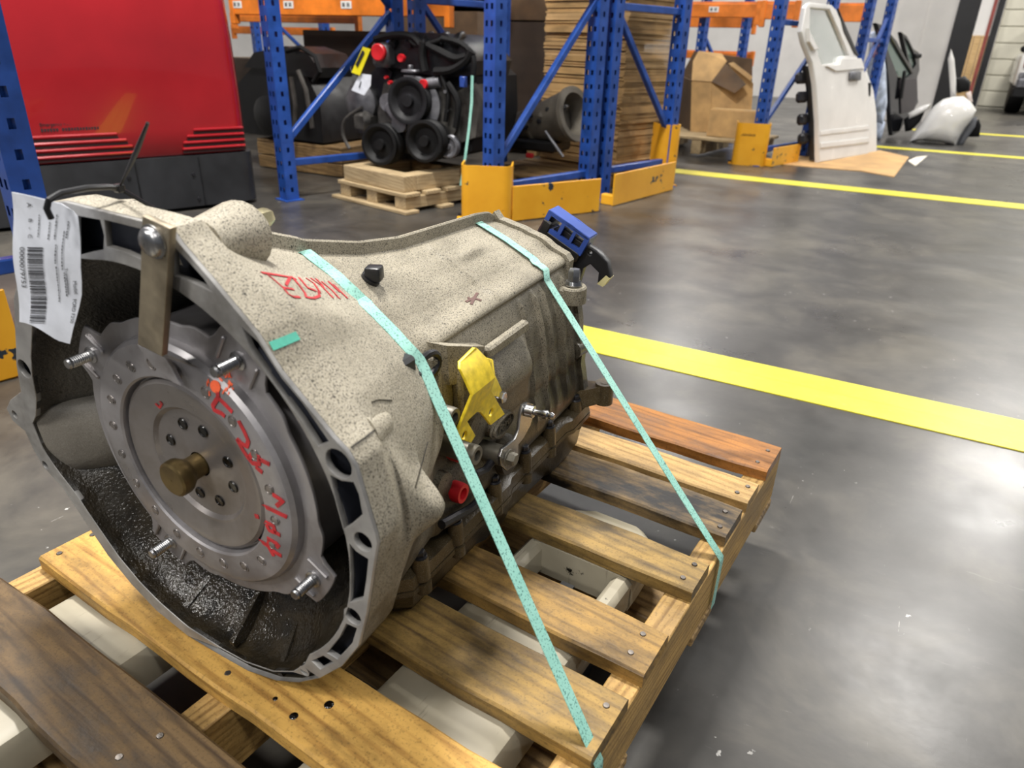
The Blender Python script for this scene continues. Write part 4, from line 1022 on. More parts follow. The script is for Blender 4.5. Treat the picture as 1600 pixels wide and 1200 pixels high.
for y, z in ((-.34, .19), (-.66, .2), (-.33, .06)): k = MB(); k.lathe([(.010, 0), (.008, 1)], (.017, y, z), (.024, y, z), 10); k.build('skirt_bolt', m_dark, sk)
for (y0, y1, sl) in ((-1.30, -.60, 1), (-.37, -.03, -1)):
    for i in range(4):
        z = .308+i*.031; e = .022*i*i*.35
        a, b = (y0, y1-e) if sl > 0 else (y0+e, y1)
        k = MB(); k.box((.006, (a+b)/2, z+.012), (.022, b-a, .016), bev=.006); k.build('vent_louvre', m_red, fork)
        k = MB(); k.box((.006, (a+b)/2, z-.004), (.012, b-a, .011)); k.build('vent_slot', m_slot, fork)
FX = Matrix(((0, 0, 1, 0), (1, 0, 0, 0), (0, 1, 0, 0), (0, 0, 0, 1)))
k = MB(); tm = Matrix.Translation((.0125, -.995, .462)) @ FX; k.text('Emergency Power', .021, tm, .0006); [k.box((.0127, -.990+i*.0125, .4445), (.0012, .0085, .012 if i % 3 else .015)) for i in range(20) if i != 6]; k.build('printed_label', m_ink, fork, smooth=False)
for y in (-.2, -1.2): k = MB(); k.cyl((-.35, y, .10), (-.25, y, .10), .10, n=24); k.build('wheel', m_black, fork)
# ------------------------------------------------------------------ engine on its pallet under the rack
m_blk = plain('black_engine_paint', '131316', 0.6, 0, 0.3, 20, spec=0.3); m_rub = plain('black_rubber', '0d0d0e', 0.6, 0, 0.2, 20, spec=0.25); m_plas = plain('moulded_black_cover', '1d1e21', 0.4, 0, 0.2, 14)
m_alu = m_metal('dull_aluminium', '5a5a5e', '85858a', 0.45, 0.6, 12); m_alud = m_metal('dirty_aluminium', '3f3d3b', '66635e', 0.5, 0.5, 10)
m_pw = m_wood('pallet_softwood', 'b5a07c', '8f7854', '54442f', 0.3, 0, 0.8, 0.15)
m_pwd = m_wood('old_pallet_softwood', '96794f', '63492c', '33271a', 0.4, 0, 0.8, 0.15)
EY = 3.55
def E(px, py, d=0.0): return atY(px, py, EY+d)
PXM = 1/290.0
eng = thing('engine', 'black car engine with red port caps and belt pulleys on a pale pallet', 'engine', (E(645, 250).x, EY+.25, .25))
EI = Matrix.Translation(eng.location).inverted()
def ep(name, m, k, par=None, ang=40):
    k.v = [tuple(EI @ Vector(v)) for v in k.v]; return k.build(name, m, par or eng, ang=ang)
def slab(pxs, d0, d1, k=None):
    k = k or MB(); a = [E(x, y, 0) for x, y in pxs]
    k.loft([[(p.x, EY+d0, p.z) for p in a], [(p.x, EY+d1, p.z) for p in a]]); return k
AX = Vector((.12, -1, .03)).normalized()
def pulley(px, py, r, d, wd, m, name, prof=None):
    c = E(px, py, d); r *= PXM; prof = prof or [(r*.25, 1.0), (r*.28, .75), (r*.62, .70), (r*.80, .95), (r*.86, 1.0), (r, .98), (r, .8), (r*.93, .72), (r, .64), (r*.93, .54), (r, .46), (r*.93, .36), (r, .28), (r, 0)]
    k = MB(); k.lathe([(0.0005, prof[0][1])]+prof, c, c+AX*wd, 32); return ep(name, m, k)
ep('engine_block', m_blk, slab([(572, 170), (580, 120), (605, 92), (650, 85), (705, 92), (735, 120), (738, 180), (728, 238), (690, 250), (610, 250), (583, 232)], .06, .52))
ep('front_cover', m_alud, slab([(590, 175), (600, 130), (640, 118), (690, 125), (715, 160), (712, 205), (690, 240), (610, 240), (594, 215)], .0, .07))
ep('intake_manifold', m_plas, slab([(598, 92), (605, 62), (640, 50), (690, 52), (722, 70), (740, 95), (735, 118), (690, 122), (640, 112), (610, 105)], .02, .42))
for i in range(5):
    x = 612+i*24; k = MB(); k.tube([E(x, 70, -.01), E(x+8, 58, .04), E(x+14, 55, .14), E(x+16, 60, .26)], .022, 10); ep('intake_runner', m_plas, k)
ep('cylinder_head', m_alud, slab([(700, 150), (735, 130), (745, 165), (740, 215), (712, 225), (702, 190)], .02, .3))
ep('valve_cover', m_plas, slab([(560, 128), (585, 100), (606, 112), (596, 150), (572, 165)], .04, .42))
pulley(648, 157, 36, -.03, .09, m_blk, 'water_pump_pulley')
c = E(656, 164, .0); k = MB(); k.lathe([(.118, 0), (.150, .1), (.152, .9), (.138, 1.0)], c, c+AX*.05, 32); ep('pump_flange', m_alu, k)
pulley(607, 224, 34, -.05, .11, m_rub, 'compressor_pulley'); pulley(676, 219, 33, -.04, .11, m_rub, 'crankshaft_pulley'); pulley(705, 228, 18, .0, .05, m_alu, 'idler_pulley')
c = E(566, 160, .03); k = MB(); k.lathe([(.03, 1.05), (.075, 1.0), (.11, .85), (.115, .3), (.10, 0)], c+Vector((0, .12, 0)), c+AX*.05, 20); ep('alternator', m_alu, k)
c = E(573, 190, .02); k = MB(); k.box(c, (.13, .14, .13), bev=.03); ep('alternator_bracket', m_alud, k)
k = MB(); a = E(606, 160, -.05); b = E(627, 193, -.05); k.bar(a, b, .075, .05, up=(0, 1, 0), bev=.015); k.cyl(b+AX*.03, b-AX*.05, .048, n=20); k.cyl(a+AX*.01, a-AX*.05, .05, n=20); ep('belt_tensioner', m_alu, k)
k = MB(); c = E(600, 86, .0); k.box(c, (.12, .10, .13), bev=.02); ep('throttle_body', m_alu, k)
def cap(px, py, r, d):
    c = E(px, py, d); r *= PXM; k = MB(); k.lathe([(r, 0), (r*1.05, .3), (r*1.05, .8), (r*.9, 1), (.0005, .9)], c, c+AX*.03, 24); return ep('port_cap', m_redcap, k)
cap(594, 82, 12.5, -.07); cap(629.5, 91, 6, -.04); cap(664, 132, 7.5, -.05); cap(612, 129, 3, -.03); cap(606, 121, 2.5, -.03)
k = MB(); c = E(676, 129, -.03); k.cyl(E(668, 131, -.035), E(688, 128, -.02), .03, n=14); ep('coolant_outlet', m_alu, k)
k = MB(); c = E(642, 121, -.03); k.lathe([(.035, 0), (.04, .35), (.04, .5)], c-Vector((0, 0, .03)), c+Vector((0, 0, .05)), 18); k.box(c+Vector((0, 0, .032)), (.105, .05, .018), bev=.006); k.box(c+Vector((0, 0, .05)), (.02, .03, .03), bev=.004); ep('filler_cap', m_alu, k)
for pts, r, m in (([(586, 62), (615, 55), (645, 58), (662, 78)], .020, m_rub), ([(662, 66), (660, 88), (664, 112)], .026, m_rub), ([(668, 70), (690, 82), (712, 92), (730, 88)], .022, m_rub), ([(680, 112), (705, 110), (728, 96), (738, 80)], .024, m_rub),
                 ([(690, 60), (720, 68), (740, 90), (738, 130)], .016, m_rub), ([(640, 62), (655, 72), (690, 62)], .013, m_rub), ([(700, 130), (716, 160), (712, 200)], .018, m_rub), ([(566, 168), (540, 186), (536, 210), (546, 232)], .011, m_alud), ([(690, 118), (700, 150), (696, 190)], .014, m_rub)):
    k = MB(); P = [E(x, y, -.03) for x, y in pts]; Q = []
    for i in range(len(P)-1):
        for t in (0, .33, .66):
            p0 = P[max(i-1, 0)]; p1 = P[i]; p2 = P[i+1]; p3 = P[min(i+2, len(P)-1)]
            Q.append(.5*((2*p1)+(p2-p0)*t+(2*p0-5*p1+4*p2-p3)*t*t+(-p0+3*p1-3*p2+p3)*t*t*t))
    k.tube(Q+[P[-1]], r, 8); ep('hose', m, k)
k = MB(); c = E(724, 128, -.04); k.box(c, (.035, .03, .055), Matrix.Identity(4), bev=.004); ep('sensor_plug', m_blue_c, k)
k = MB(); c = E(700, 172, -.02); k.lathe([(.012, 0), (.012, 1)], c+AX*.02, c-AX*.03, 8); c = E(699, 143, -.02); k.lathe([(.01, 0), (.01, 1)], c+AX*.03, c-AX*.03, 8); k.kind = 0
ep('bracket_bolt', m_zinc, k)
# tags on the engine
def hang_tag(name, label, m, pts, d, lines):
    P = [E(x, y, d) for x, y in pts]; o = P[0]; t = thing(name, label, 'tag', o); k = MB(); 
    vs = [p-o for p in P]+[p-o+Vector((0, .003, 0)) for p in P]; n = len(P)
    k.add(vs, [tuple(range(n)), tuple(reversed(range(n, 2*n)))]+[(i, (i+1) % n, n+(i+1) % n, n+i) for i in range(n)]); k.build('tag_sheet', m, t, smooth=False)
    k = MB()
    for a, b, w_ in lines:
        k.bar(E(a[0], a[1], d-.003)-o, E(b[0], b[1], d-.003)-o, w_, .001, up=(0, 1, 0))
    k.build('tag_print', m_ink, t, smooth=False); k = MB(); k.tube([P[0]-o, P[0]-o+Vector((-.02, .02, .03)), P[0]-o+Vector((0, .05, .03))], .003, 5); k.build('tag_string', m_black, t)
hang_tag('marker_tag', 'bright yellow tag tied to the engine beside its large red cap', plain('yellow_card', 'e8d820', 0.5), [(549, 113), (567, 73), (579, 77), (562, 118)], -.12, [((557, 103), (568, 80), .02)])
hang_tag('paper_tag', 'small white card tag on the left side of the engine, below the yellow tag', m_paper, [(562, 115), (580, 117), (579, 134), (569, 149), (549, 141)], -.11, [((561, 137), (564, 127), .006)])
# engine's pallet: lower pallet plus a timber frame
ep_ = thing('engine_pallet', 'pale timber pallet with a raised frame carrying the black engine', 'pallet', (E(642, 300).x, 3.53, 0), (0, 0, radians(-12)))
def pal(o, W, D, z, th, bw, n, m, legs, lh):
    for i in range(n):
        y = -D/2+bw/2+(D-bw)*i/(n-1); k = MB(); k.box((0, 0, 0), (W, bw, th), bev=.003); q = k.build('deck_board', m, o, smooth=False); q.location = (0, y, z-th/2)
    for x in legs:
        k = MB(); k.box((0, 0, 0), (D*.98, .09, lh), bev=.003); q = k.build('stringer', m, o, smooth=False); q.location = (x, 0, z-th-lh/2); q.rotation_euler = (0, 0, pi/2)
pal(ep_, .62, .58, .108, .022, .11, 4, m_pw, (-.25, .0, .25), .066)
for y in (-.27, 0, .27):
    k = MB(); k.box((0, 0, 0), (.68, .10, .019), bev=.003); q = k.build('bottom_board', m_pw, ep_, smooth=False); q.location = (0, y, .0097)
for (x, y, sx, sy) in ((-.0, -.22, .54, .10), (0, .22, .54, .10), (-.22, 0, .1, .34), (.22, 0, .1, .34)):
    k = MB(); k.box((0, 0, 0), (max(sx, sy), min(sx, sy), .088), bev=.004); q = k.build('frame_timber', m_pw if y < .2 else m_pwd, ep_, smooth=False); q.location = (x, y, .108+.0445); q.rotation_euler = (0, 0, 0 if sx > sy else pi/2)
k = MB(); P = [E(738, 118, -.10), E(737, 160, -.10), E(733, 200, -.12), E(727, 245, -.14), E(720, 290, -.14)]; o0 = P[-1]
k.ribbon(P, [Vector((1, 0, 0))]*5, .016, .002); o = k.build('plastic_strap', mst); tag(o, 'thin teal strap down the right side of the black engine', 'strap')
# black engine further left
m_eb = plain('oily_black_iron', '0f0f11', 0.4, 0, 0.3, 18)
LY = 3.85
def Lp(px, py, d=0): return atY(px, py, LY+d)
e2 = thing('engine', 'all-black engine on a crate base seen between the forklift and the blue rack post', 'engine', (Lp(450, 225).x, LY+.2, .21)); I2 = Matrix.Translation(e2.location).inverted()
def e2p(name, m, k): k.v = [tuple(I2 @ Vector(v)) for v in k.v]; return k.build(name, m, e2)
def slab2(pxs, d0, d1):
    k = MB(); a = [Lp(x, y) for x, y in pxs]; k.loft([[(p.x, LY+d0, p.z) for p in a], [(p.x, LY+d1, p.z) for p in a]]); return k
e2p('engine_block', m_eb, slab2([(372, 130), (400, 98), (440, 95), (480, 120), (500, 160), (505, 224), (372, 206)], .0, .5))
e2p('intake_cover', m_eb, slab2([(385, 105), (400, 82), (450, 72), (485, 84), (500, 106), (495, 122), (440, 110)], -.02, .35))
for pts in ([(448, 80), (470, 74), (492, 88), (500, 112), (490, 128)], [(466, 110), (478, 140), (488, 200)], [(455, 120), (462, 165), (460, 215)]):
    k = MB(); k.tube([Lp(x, y, -.06) for x, y in pts], .016, 8); e2p('hose', m_rub if pts[0][1] < 100 else m_alud, k)
k = MB(); c = Lp(420, 180, -.02); k.lathe([(.03, 1), (.10, .9), (.13, .8), (.13, 0)], c+Vector((0, .08, 0)), c-Vector((0, .04, 0)), 24); e2p('pulley', m_eb, k)
b2 = thing('crate_base', 'pale wooden crate base under the all-black engine behind the blue post', 'crate', (Lp(470, 260).x, LY+.26, 0))
for i, z in enumerate((.047, .137)):
    for y in (-.26, .26):
        k = MB(); k.box((0, 0, 0), (.80, .03, .082), bev=.003); q = k.build('side_board', m_pwd, b2, smooth=False); q.location = (0, y, z)
    for x in (-.385, .385):
        k = MB(); k.box((0, 0, 0), (.49, .03, .082), bev=.003); q = k.build('side_board', m_pwd, b2, smooth=False); q.location = (x, 0, z); q.rotation_euler = (0, 0, pi/2)
k = MB(); k.box((0, 0, .190), (.80, .54, .02), bev=.003); k.build('top_board', m_pwd, b2, smooth=False)
# second transmission on the rack floor
TY = 4.35
def Tp(px, py, d=0): return atY(px, py, TY+d)
t2 = thing('automatic_transmission', 'dull grey transmission lying in the rack behind the diagonal blue brace', 'transmission', (Tp(840, 240).x, TY, .12)); I3 = Matrix.Translation(t2.location).inverted()
def t2p(name, m, k): k.v = [tuple(I3 @ Vector(v)) for v in k.v]; return k.build(name, m, t2)
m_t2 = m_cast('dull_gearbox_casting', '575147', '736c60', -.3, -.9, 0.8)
a = Tp(795, 205, .10); b = Tp(900, 178, .0); ax = (b-a).normalized(); L = (b-a).length
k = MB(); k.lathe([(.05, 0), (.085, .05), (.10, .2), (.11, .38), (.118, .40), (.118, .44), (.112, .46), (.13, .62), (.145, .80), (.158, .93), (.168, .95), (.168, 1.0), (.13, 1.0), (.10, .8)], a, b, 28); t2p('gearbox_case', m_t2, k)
for i in range(5): 
    c = a+ax*(L*(.12+.16*i)); k = MB(); k.lathe([(.02, 0), (.018, 1)], c+Vector((.02, -.10, .03)), c+Vector((.02, -.14, .05)), 10); t2p('case_boss', m_t2, k)
for i, (x, y) in enumerate(((822, 182), (838, 190), (852, 172), (878, 168), (815, 200))): c = Tp(x, y, -.14); k = MB(); k.lathe([(.018, 0), (.016, .5), (.0005, .6)], c+Vector((0, .06, 0)), c, 10); t2p('port_hole', m_dark, k)
k = MB(); c = (a+b)/2; k.box((c.x-.02, c.y, c.z-.13), (L*.66, .26, .07), Matrix.Identity(4), bev=.015); t2p('oil_pan', m_eb, k)
k = MB(); c = Tp(828, 243, -.17); k.box(c, (.05, .03, .03), bev=.006); t2p('port_cap', m_redcap, k)
k = MB(); k.tube([Tp(852, 205, -.2), Tp(866, 225, -.2), Tp(880, 245, -.2)], .009, 6); t2p('cooler_pipe', m_alu, k)
p2 = thing('wooden_pallet', 'weathered low pallet under the dull grey transmission in the rack', 'pallet', (Tp(838, 250).x, TY+.05, 0), (0, 0, radians(-10)))
pal(p2, .62, .62, .125, .022, .10, 5, m_pwd, (-.26, 0, .26), .10)
k = MB(); c = Tp(780, 240, -.32)
# ------------------------------------------------------------------ cartons and cardboard
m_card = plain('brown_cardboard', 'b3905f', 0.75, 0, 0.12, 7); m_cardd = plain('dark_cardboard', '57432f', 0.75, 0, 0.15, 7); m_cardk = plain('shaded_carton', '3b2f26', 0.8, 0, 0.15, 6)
m_tape = plain('packing_tape', 'b59a6c', 0.35)
def carton(label, c, size, rot, m, flaps=True):
    t = thing('cardboard_box', label, 'box', c, (0, 0, rot)); sx, sy, sz = size; th = .008
    for nm, cc, d in (('front_panel', (0, -sy/2, sz/2), (sx, th, sz)), ('back_panel', (0, sy/2, sz/2), (sx, th, sz)), ('side_panel', (-sx/2, 0, sz/2), (th, sy, sz)), ('side_panel', (sx/2, 0, sz/2), (th, sy, sz)), ('bottom_panel', (0, 0, th/2), (sx, sy, th))):
        k = MB(); k.box(cc, d, bev=.001); k.build(nm, m, t, smooth=False)
    if flaps:
        for s_ in (-1, 1): k = MB(); k.box((0, s_*sy/4, sz+.003), (sx, sy/2-.004, .006)); k.build('top_flap', m, t, smooth=False)
        k = MB(); k.box((0, 0, sz+.007), (sx, .06, .001)); k.build('tape_strip', m_tape, t, smooth=False)
    return t
q = atY(842, 60, 5.75)
pb = thing('wooden_pallet', 'low pallet in deep shade below the two stacked dark cartons', 'pallet', (q.x+.02, 5.95, 0)); pal(pb, .8, .6, .125, .022, .10, 5, m_pwd, (-.3, 0, .3), .10)
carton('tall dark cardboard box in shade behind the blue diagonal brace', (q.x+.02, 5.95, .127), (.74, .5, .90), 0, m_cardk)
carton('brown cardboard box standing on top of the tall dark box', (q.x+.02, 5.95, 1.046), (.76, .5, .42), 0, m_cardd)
pc = P1-RN*.16; a = atP(968, 200, pc, RN); b = atP(1043, 200, pc, RN); dS = (b-a).length
cs = Vector((a.x, a.y, 0))+RD*(dS/2)-RN*.36; rs = random.Random(21)
pk = thing('wooden_pallet', 'low pallet under the tall stack of flattened cardboard', 'pallet', cs, (0, 0, radians(-15.5))); pal(pk, .7, dS, .105, .02, .09, 4, m_pwd, (-.28, 0, .28), .085)
z = .106
def ORD(n):
    a = ['', 'first', 'second', 'third', 'fourth', 'fifth', 'sixth', 'seventh', 'eighth', 'ninth', 'tenth', 'eleventh', 'twelfth', 'thirteenth', 'fourteenth', 'fifteenth', 'sixteenth', 'seventeenth', 'eighteenth', 'nineteenth']
    if n < 20: return a[n]
    t, u = divmod(n, 10); b = {2: 'twent', 3: 'thirt', 4: 'fort'}[t]
    return b+'ieth' if u == 0 else b+'y-'+a[u]
for i in range(40):
    th = rs.choice([.030, .034, .038, .042]); t = .0
    if z > 1.55: break
    k = MB(); n = 4
    for j in range(n): k.box((rs.uniform(-.006, .006), rs.uniform(-.005, .005), th*(j+.5)/n), (.70, dS*(.96+rs.uniform(-.02, .02)), th/n-.0026))
    o = k.build('flattened_carton', m_card if rs.random() > .15 else plain('pale_cardboard', 'bf9c6c', 0.75), None, smooth=False); o.location = (cs.x+rs.uniform(-.008, .008), cs.y+rs.uniform(-.006, .006), z); o.rotation_euler = (0, 0, radians(-15.5+rs.uniform(-.8, .8)))
    tag(o, 'flattened brown cartons, %s bundle from the bottom of the tall cardboard stack' % ORD(i+1), 'cardboard', 'flattened cartons in the tall stack'); z += th+.0006
# torn open box and bin on a pallet in the far bay
q0 = atZ(1112, 236); pt = thing('wooden_pallet', 'dark pallet under the torn open cardboard box', 'pallet', (q0.x+.02, 6.95, 0), (0, 0, radians(-6))); pal(pt, 1.0, .75, .17, .025, .11, 5, m_pw, (-.42, 0, .42), .12)
BYY = 7.0
def Bp(px, py, d=0): return atY(px, py, BYY+d)
tb = thing('cardboard_box', 'large torn open cardboard box with crumpled flaps on a pallet in the far bay', 'box', (Bp(1130, 205).x, BYY, .172)); IB = Matrix.Translation(tb.location).inverted()
def panel(name, pts, m, par, I, th=.008, bul=0.0):
    k = MB(); n = len(pts); c = sum((Vector(p) for p in pts), Vector())/n; nr = (Vector(pts[1])-Vector(pts[0])).cross(Vector(pts[2])-Vector(pts[1])).normalized()*th
    vs = [I @ Vector(p) for p in pts]+[I @ (Vector(p)+nr) for p in pts]; k.add(vs, [tuple(range(n)), tuple(reversed(range(n, 2*n)))]+[(i, (i+1) % n, n+(i+1) % n, n+i) for i in range(n)])
    return k.build(name, m, par, smooth=False)
panel('front_panel', [Bp(1079, 206), Bp(1112, 206), Bp(1112, 128), Bp(1081, 126)], m_card, tb, IB)
panel('front_panel', [Bp(1112, 206, .005), Bp(1172, 204, .1), Bp(1177, 130, .1), Bp(1145, 100, .05), Bp(1112, 128, .005)], m_card, tb, IB)
panel('side_panel', [Bp(1079, 206), Bp(1060, 196, .5), Bp(1062, 118, .5), Bp(1081, 126)], m_cardd, tb, IB)
panel('back_panel', [Bp(1066, 192, .55), Bp(1174, 192, .55), Bp(1176, 92, .55), Bp(1120, 84, .55), Bp(1085, 80, .5), Bp(1068, 112, .5)], m_cardd, tb, IB)
panel('crumpled_flap', [Bp(1081, 126, -.01), Bp(1112, 128, -.01), Bp(1136, 96, .05), Bp(1128, 84, .1), Bp(1092, 80, .1), Bp(1083, 96, .05)], m_card, tb, IB)
panel('crumpled_flap', [Bp(1112, 128, -.012), Bp(1148, 146, -.04), Bp(1166, 132, -.01), Bp(1140, 104, .03), Bp(1133, 99, .05)], m_cardd, tb, IB)
panel('torn_flap', [Bp(1138, 99, .0), Bp(1173, 126, .02), Bp(1176, 120, .02), Bp(1146, 97, .01)], plain('pale_cardboard', 'bf9c6c', 0.75), tb, IB)
carton('low brown cardboard box in front of the torn box', (Bp(1140, 217, -.28).x, BYY-.17, .172), (.42, .22, .22), radians(4), m_card)
gb_ = thing('plastic_bin', 'dark grey-brown bin left of the torn cardboard box', 'bin', (atY(1060, 170, 7.85).x, 7.85, 0)); k = MB(); k.loft([[(-.16, -.16, 0), (.16, -.16, 0), (.16, .16, 0), (-.16, .16, 0)], [(-.19, -.19, .64), (.19, -.19, .64), (.19, .19, .64), (-.19, .19, .64)], [(-.17, -.17, .64), (.17, -.17, .64), (.17, .17, .64), (-.17, .17, .64)], [(-.15, -.15, .03), (.15, -.15, .03), (.15, .15, .03), (-.15, .15, .03)]]); k.build('bin_shell', plain('grey_brown_plastic', '5c534b', 0.5), gb_, smooth=False); k = MB(); k.box((0, -.2, .625), (.40, .02, .03), bev=.004); k.box((0, .2, .625), (.40, .02, .03), bev=.004); k.build('bin_rim', plain('grey_brown_plastic', '5c534b', 0.5), gb_)
# ------------------------------------------------------------------ white car door leaning on the rack
DP = atZ(1275, 255)+Vector((0, 0, .007)); DD = (atZ(1371, 237)-DP); DD.z = 0.0; DD.normalize(); DN0 = Vector((DD.y, -DD.x, 0)); LEAN = radians(9)
DUP = (Vector((0, 0, 1))*cos(LEAN) - DN0*sin(LEAN)); DNN = DN0*cos(LEAN)+Vector((0, 0, 1))*sin(LEAN)
DM = frame_M(DP, DD, DUP); DMI = DM.inverted()
def dpx(px, py, k=0.0):
    p = DMI @ atP(px, py, DP+DNN*k, DNN); return (p.x, p.y)
m_white = plain('white_car_paint', 'd8d6d2', 0.22, 0, 0.03, 4, coat=0.5)
m_glass = NT('tinted_door_glass').set(col='7c8f86', rough=0.03, trans=0.6, spec=0.5)
door = thing('salvaged_door', 'white car front door with window frame leaning against the blue rack', 'car door', DP)
DM0 = Matrix.Translation(DP).inverted() @ DM
do = [(1276, 254), (1275, 190), (1271, 132), (1265, 98), (1253, 68), (1249, 50), (1255, 12), (1262, 4), (1295, 8), (1303, 16), (1318, 50), (1336, 90), (1345, 105), (1353, 130), (1355, 180), (1353, 241)]
dw = [(1262, 13), (1292, 16), (1306, 48), (1322, 87), (1308, 89), (1304, 98), (1280, 101), (1272, 78), (1261, 56)]
k = MB(); k.plate([dpx(*p) for p in do], [[dpx(*p) for p in dw]], .045, DM0, .010); k.build('door_skin', m_white, door, ang=40)
k = MB(); k.plate([dpx(*p) for p in dw], [], .006, DM0 @ Matrix.Translation((0, 0, -.004))); k.build('window_glass', m_glass, door)
k = MB(); k.plate([dpx(*p) for p in [(1255, 45), (1262, 62), (1271, 78), (1264, 80), (1256, 66)]], [], .035, DM0 @ Matrix.Translation((0, 0, .03)), .006); k.build('mirror_base', m_white, door)
k = MB(); k.plate([dpx(*p) for p in [(1305, 14), (1318, 45), (1337, 88), (1331, 86), (1314, 50)]], [], .02, DM0 @ Matrix.Translation((0, 0, .02)), .003); k.build('window_trim', m_black, door)
k = MB(); k.plate([dpx(*p) for p in [(1356, 112), (1366, 140), (1371, 178), (1371, 237), (1354, 241), (1356, 180), (1353, 130)]], [], .05, DM0 @ Matrix.Translation((0, 0, -.03)), .008); jamb = k.build('door_edge', m_white, door, ang=40)
for y0, y1, pr in ((205, 212, .030), (224, 232, .034)):
    a = dpx(1277, y0); b = dpx(1353, y0-9); c = dpx(1353, y1-9); d = dpx(1277, y1); k = MB(); k.plate([a, b, c, d], [], .02, DM0 @ Matrix.Translation((0, 0, pr-.010)), .006); k.build('body_crease', m_white, door)
k = MB(); a = dpx(1335, 119, .03); k.box((a[0], a[1], .035), (.22, .075, .03), DM0, .012, 2); k.build('door_handle', m_alu, door)
k = MB(); k.plate([dpx(*p) for p in [(1285, 104), (1306, 101), (1308, 92), (1340, 92), (1345, 108), (1300, 112)]], [], .016, DM0 @ Matrix.Translation((0, 0, .028)), .004); k.build('belt_moulding', m_white, door)
k = MB(); a = dpx(1357, 140); k.box((a[0], a[1], -.005), (.05, .12, .04), DM0, .006); k.build('door_latch', m_dark, door)
k = MB(); k.plate([dpx(*p) for p in [(1277, 250), (1276, 190), (1272, 135), (1266, 102), (1345, 110), (1352, 135), (1352, 236)]], [], .05, DM0 @ Matrix.Translation((0, 0, -.05)), .008); k.build('inner_trim', m_plas, door)
rs = random.Random(8)
for y in (120, 150, 185, 215): a = dpx(1272+ (y-100)*.03, y); k = MB(); k.box((a[0]-.05, a[1], -.09), (.14, .09, .06), DM0, .02); k.build('hinge_bracket', m_dark, door)
# flattened cardboard on the floor
def floor_sheet(name, label, cat, pts, m, th=.006, z=.0):
    P = [atZ(x, y) for x, y in pts]; o = sum(P, Vector())/len(P); k = MB(); n = len(P)
    bm = bmesh.new(); vs = [bm.verts.new((p.x-o.x, p.y-o.y, 0)) for p in P]; f = bm.faces.new(vs); bmesh.ops.triangulate(bm, faces=[f]); r = bmesh.ops.extrude_face_region(bm, geom=bm.faces[:]); bmesh.ops.translate(bm, verts=[v for v in r['geom'] if isinstance(v, bmesh.types.BMVert)], vec=(0, 0, th)); k.bm(bm)
    ob = k.build(name, m, None, smooth=False); ob.location = (o.x, o.y, z); tag(ob, label, cat); return ob
floor_sheet('cardboard_sheet', 'flat brown cardboard sheet on the floor under the white car door', 'cardboard', [(1203, 256), (1240, 245), (1300, 238), (1375, 236), (1420, 246), (1397, 277), (1345, 268), (1270, 262)], plain('floor_cardboard', 'b5905f', 0.75, 0, 0.1, 5))
floor_sheet('paper_scrap', 'small pale scrap of paper on the floor right of the brown cardboard sheet', 'paper', [(1419, 252), (1432, 246), (1449, 244), (1430, 260)], plain('pale_scrap', 'd9d2c2', 0.6))
# ------------------------------------------------------------------ dark doors, wrapped parts, fender, scrap
def pillow(pxs, Y, bul, th, dep=0.0, org=None, n=None):
    """soft panel: outline at distance Y, middle bulging towards -Y"""
    P = [atY(x, y, Y) for x, y in pxs]; c = sum(P, Vector())/len(P); k = MB(); r = [[p+Vector((0, th, 0)) for p in P], P]
    for s_, b in ((.93, .45), (.75, .8), (.45, .97), (.08, 1.0)): r.append([c+(p-c)*s_+Vector((0, -bul*b, 0)) for p in P])
    k.loft(r); return k
def putk(k, name, m, par, ang=50):
    I = Matrix.Translation(par.location).inverted(); k.v = [tuple(I @ Vector(v)) for v in k.v]; return k.build(name, m, par, ang=ang)
def door2(label, do, dw, Yb, off):
    p0 = atZ(*Yb); d = (DD*.8+Vector((.6, .5, 0))*.2).normalized(); nn = Vector((d.y, -d.x, 0)); M = frame_M(p0, d, Vector((0, 0, 1))-nn*.12); MI = M.inverted(); zn = Vector((M[0][2], M[1][2], M[2][2]))
    f = lambda q: tuple((MI @ atP(q[0], q[1], p0, zn)).xy)
    t = thing('salvaged_door', label, 'car door', p0); M0 = Matrix.Translation(p0).inverted() @ M
    k = MB(); k.plate([f(q) for q in do], [[f(q) for q in dw]], .05, M0, .01); k.build('door_skin', plain('black_car_paint', '131316', 0.2, 0, 0.1, 5, coat=0.4), t, ang=40)
    k = MB(); k.plate([f(q) for q in dw], [], .006, M0); k.build('window_glass', m_glass, t); return t, f, M0
t_, f_, M_ = door2('black car door with a sloping window, standing behind the white door', [(1366, 36), (1378, 40), (1398, 64), (1416, 98), (1430, 122), (1431, 150), (1426, 172), (1412, 190), (1402, 206), (1391, 212), (1388, 190), (1386, 140), (1382, 100), (1374, 62)], [(1373, 46), (1384, 52), (1401, 82), (1421, 115), (1412, 122), (1400, 119), (1388, 88)], (1393, 214), 0)
k = MB(); k.plate([f_(q) for q in [(1401, 125), (1427, 122), (1428, 150), (1422, 172), (1403, 178)]], [], .02, M_ @ Matrix.Translation((0, 0, .03)), .004); k.build('inner_panel', plain('dark_grey_trim', '3a3638', 0.4), t_)
k = MB(); a = f_((1402, 130)); k.box((a[0]+.03, a[1]-.02, .05), (.05, .3, .03), M_, .01); k.build('door_pull', m_rub, t_)
t_, f_, M_ = door2('second dark car door frame just behind the black sloping door', [(1405, 50), (1414, 56), (1424, 76), (1433, 82), (1434, 110), (1428, 128), (1432, 160), (1420, 180), (1412, 150), (1416, 100)], [(1410, 60), (1416, 66), (1424, 84), (1428, 100), (1423, 108), (1417, 90)], (1418, 207), 0)
k = MB(); a = f_((1428, 88)); k.box((a[0], a[1], .04), (.16, .05, .04), M_, .012); k.build('door_mirror', m_rub, t_)
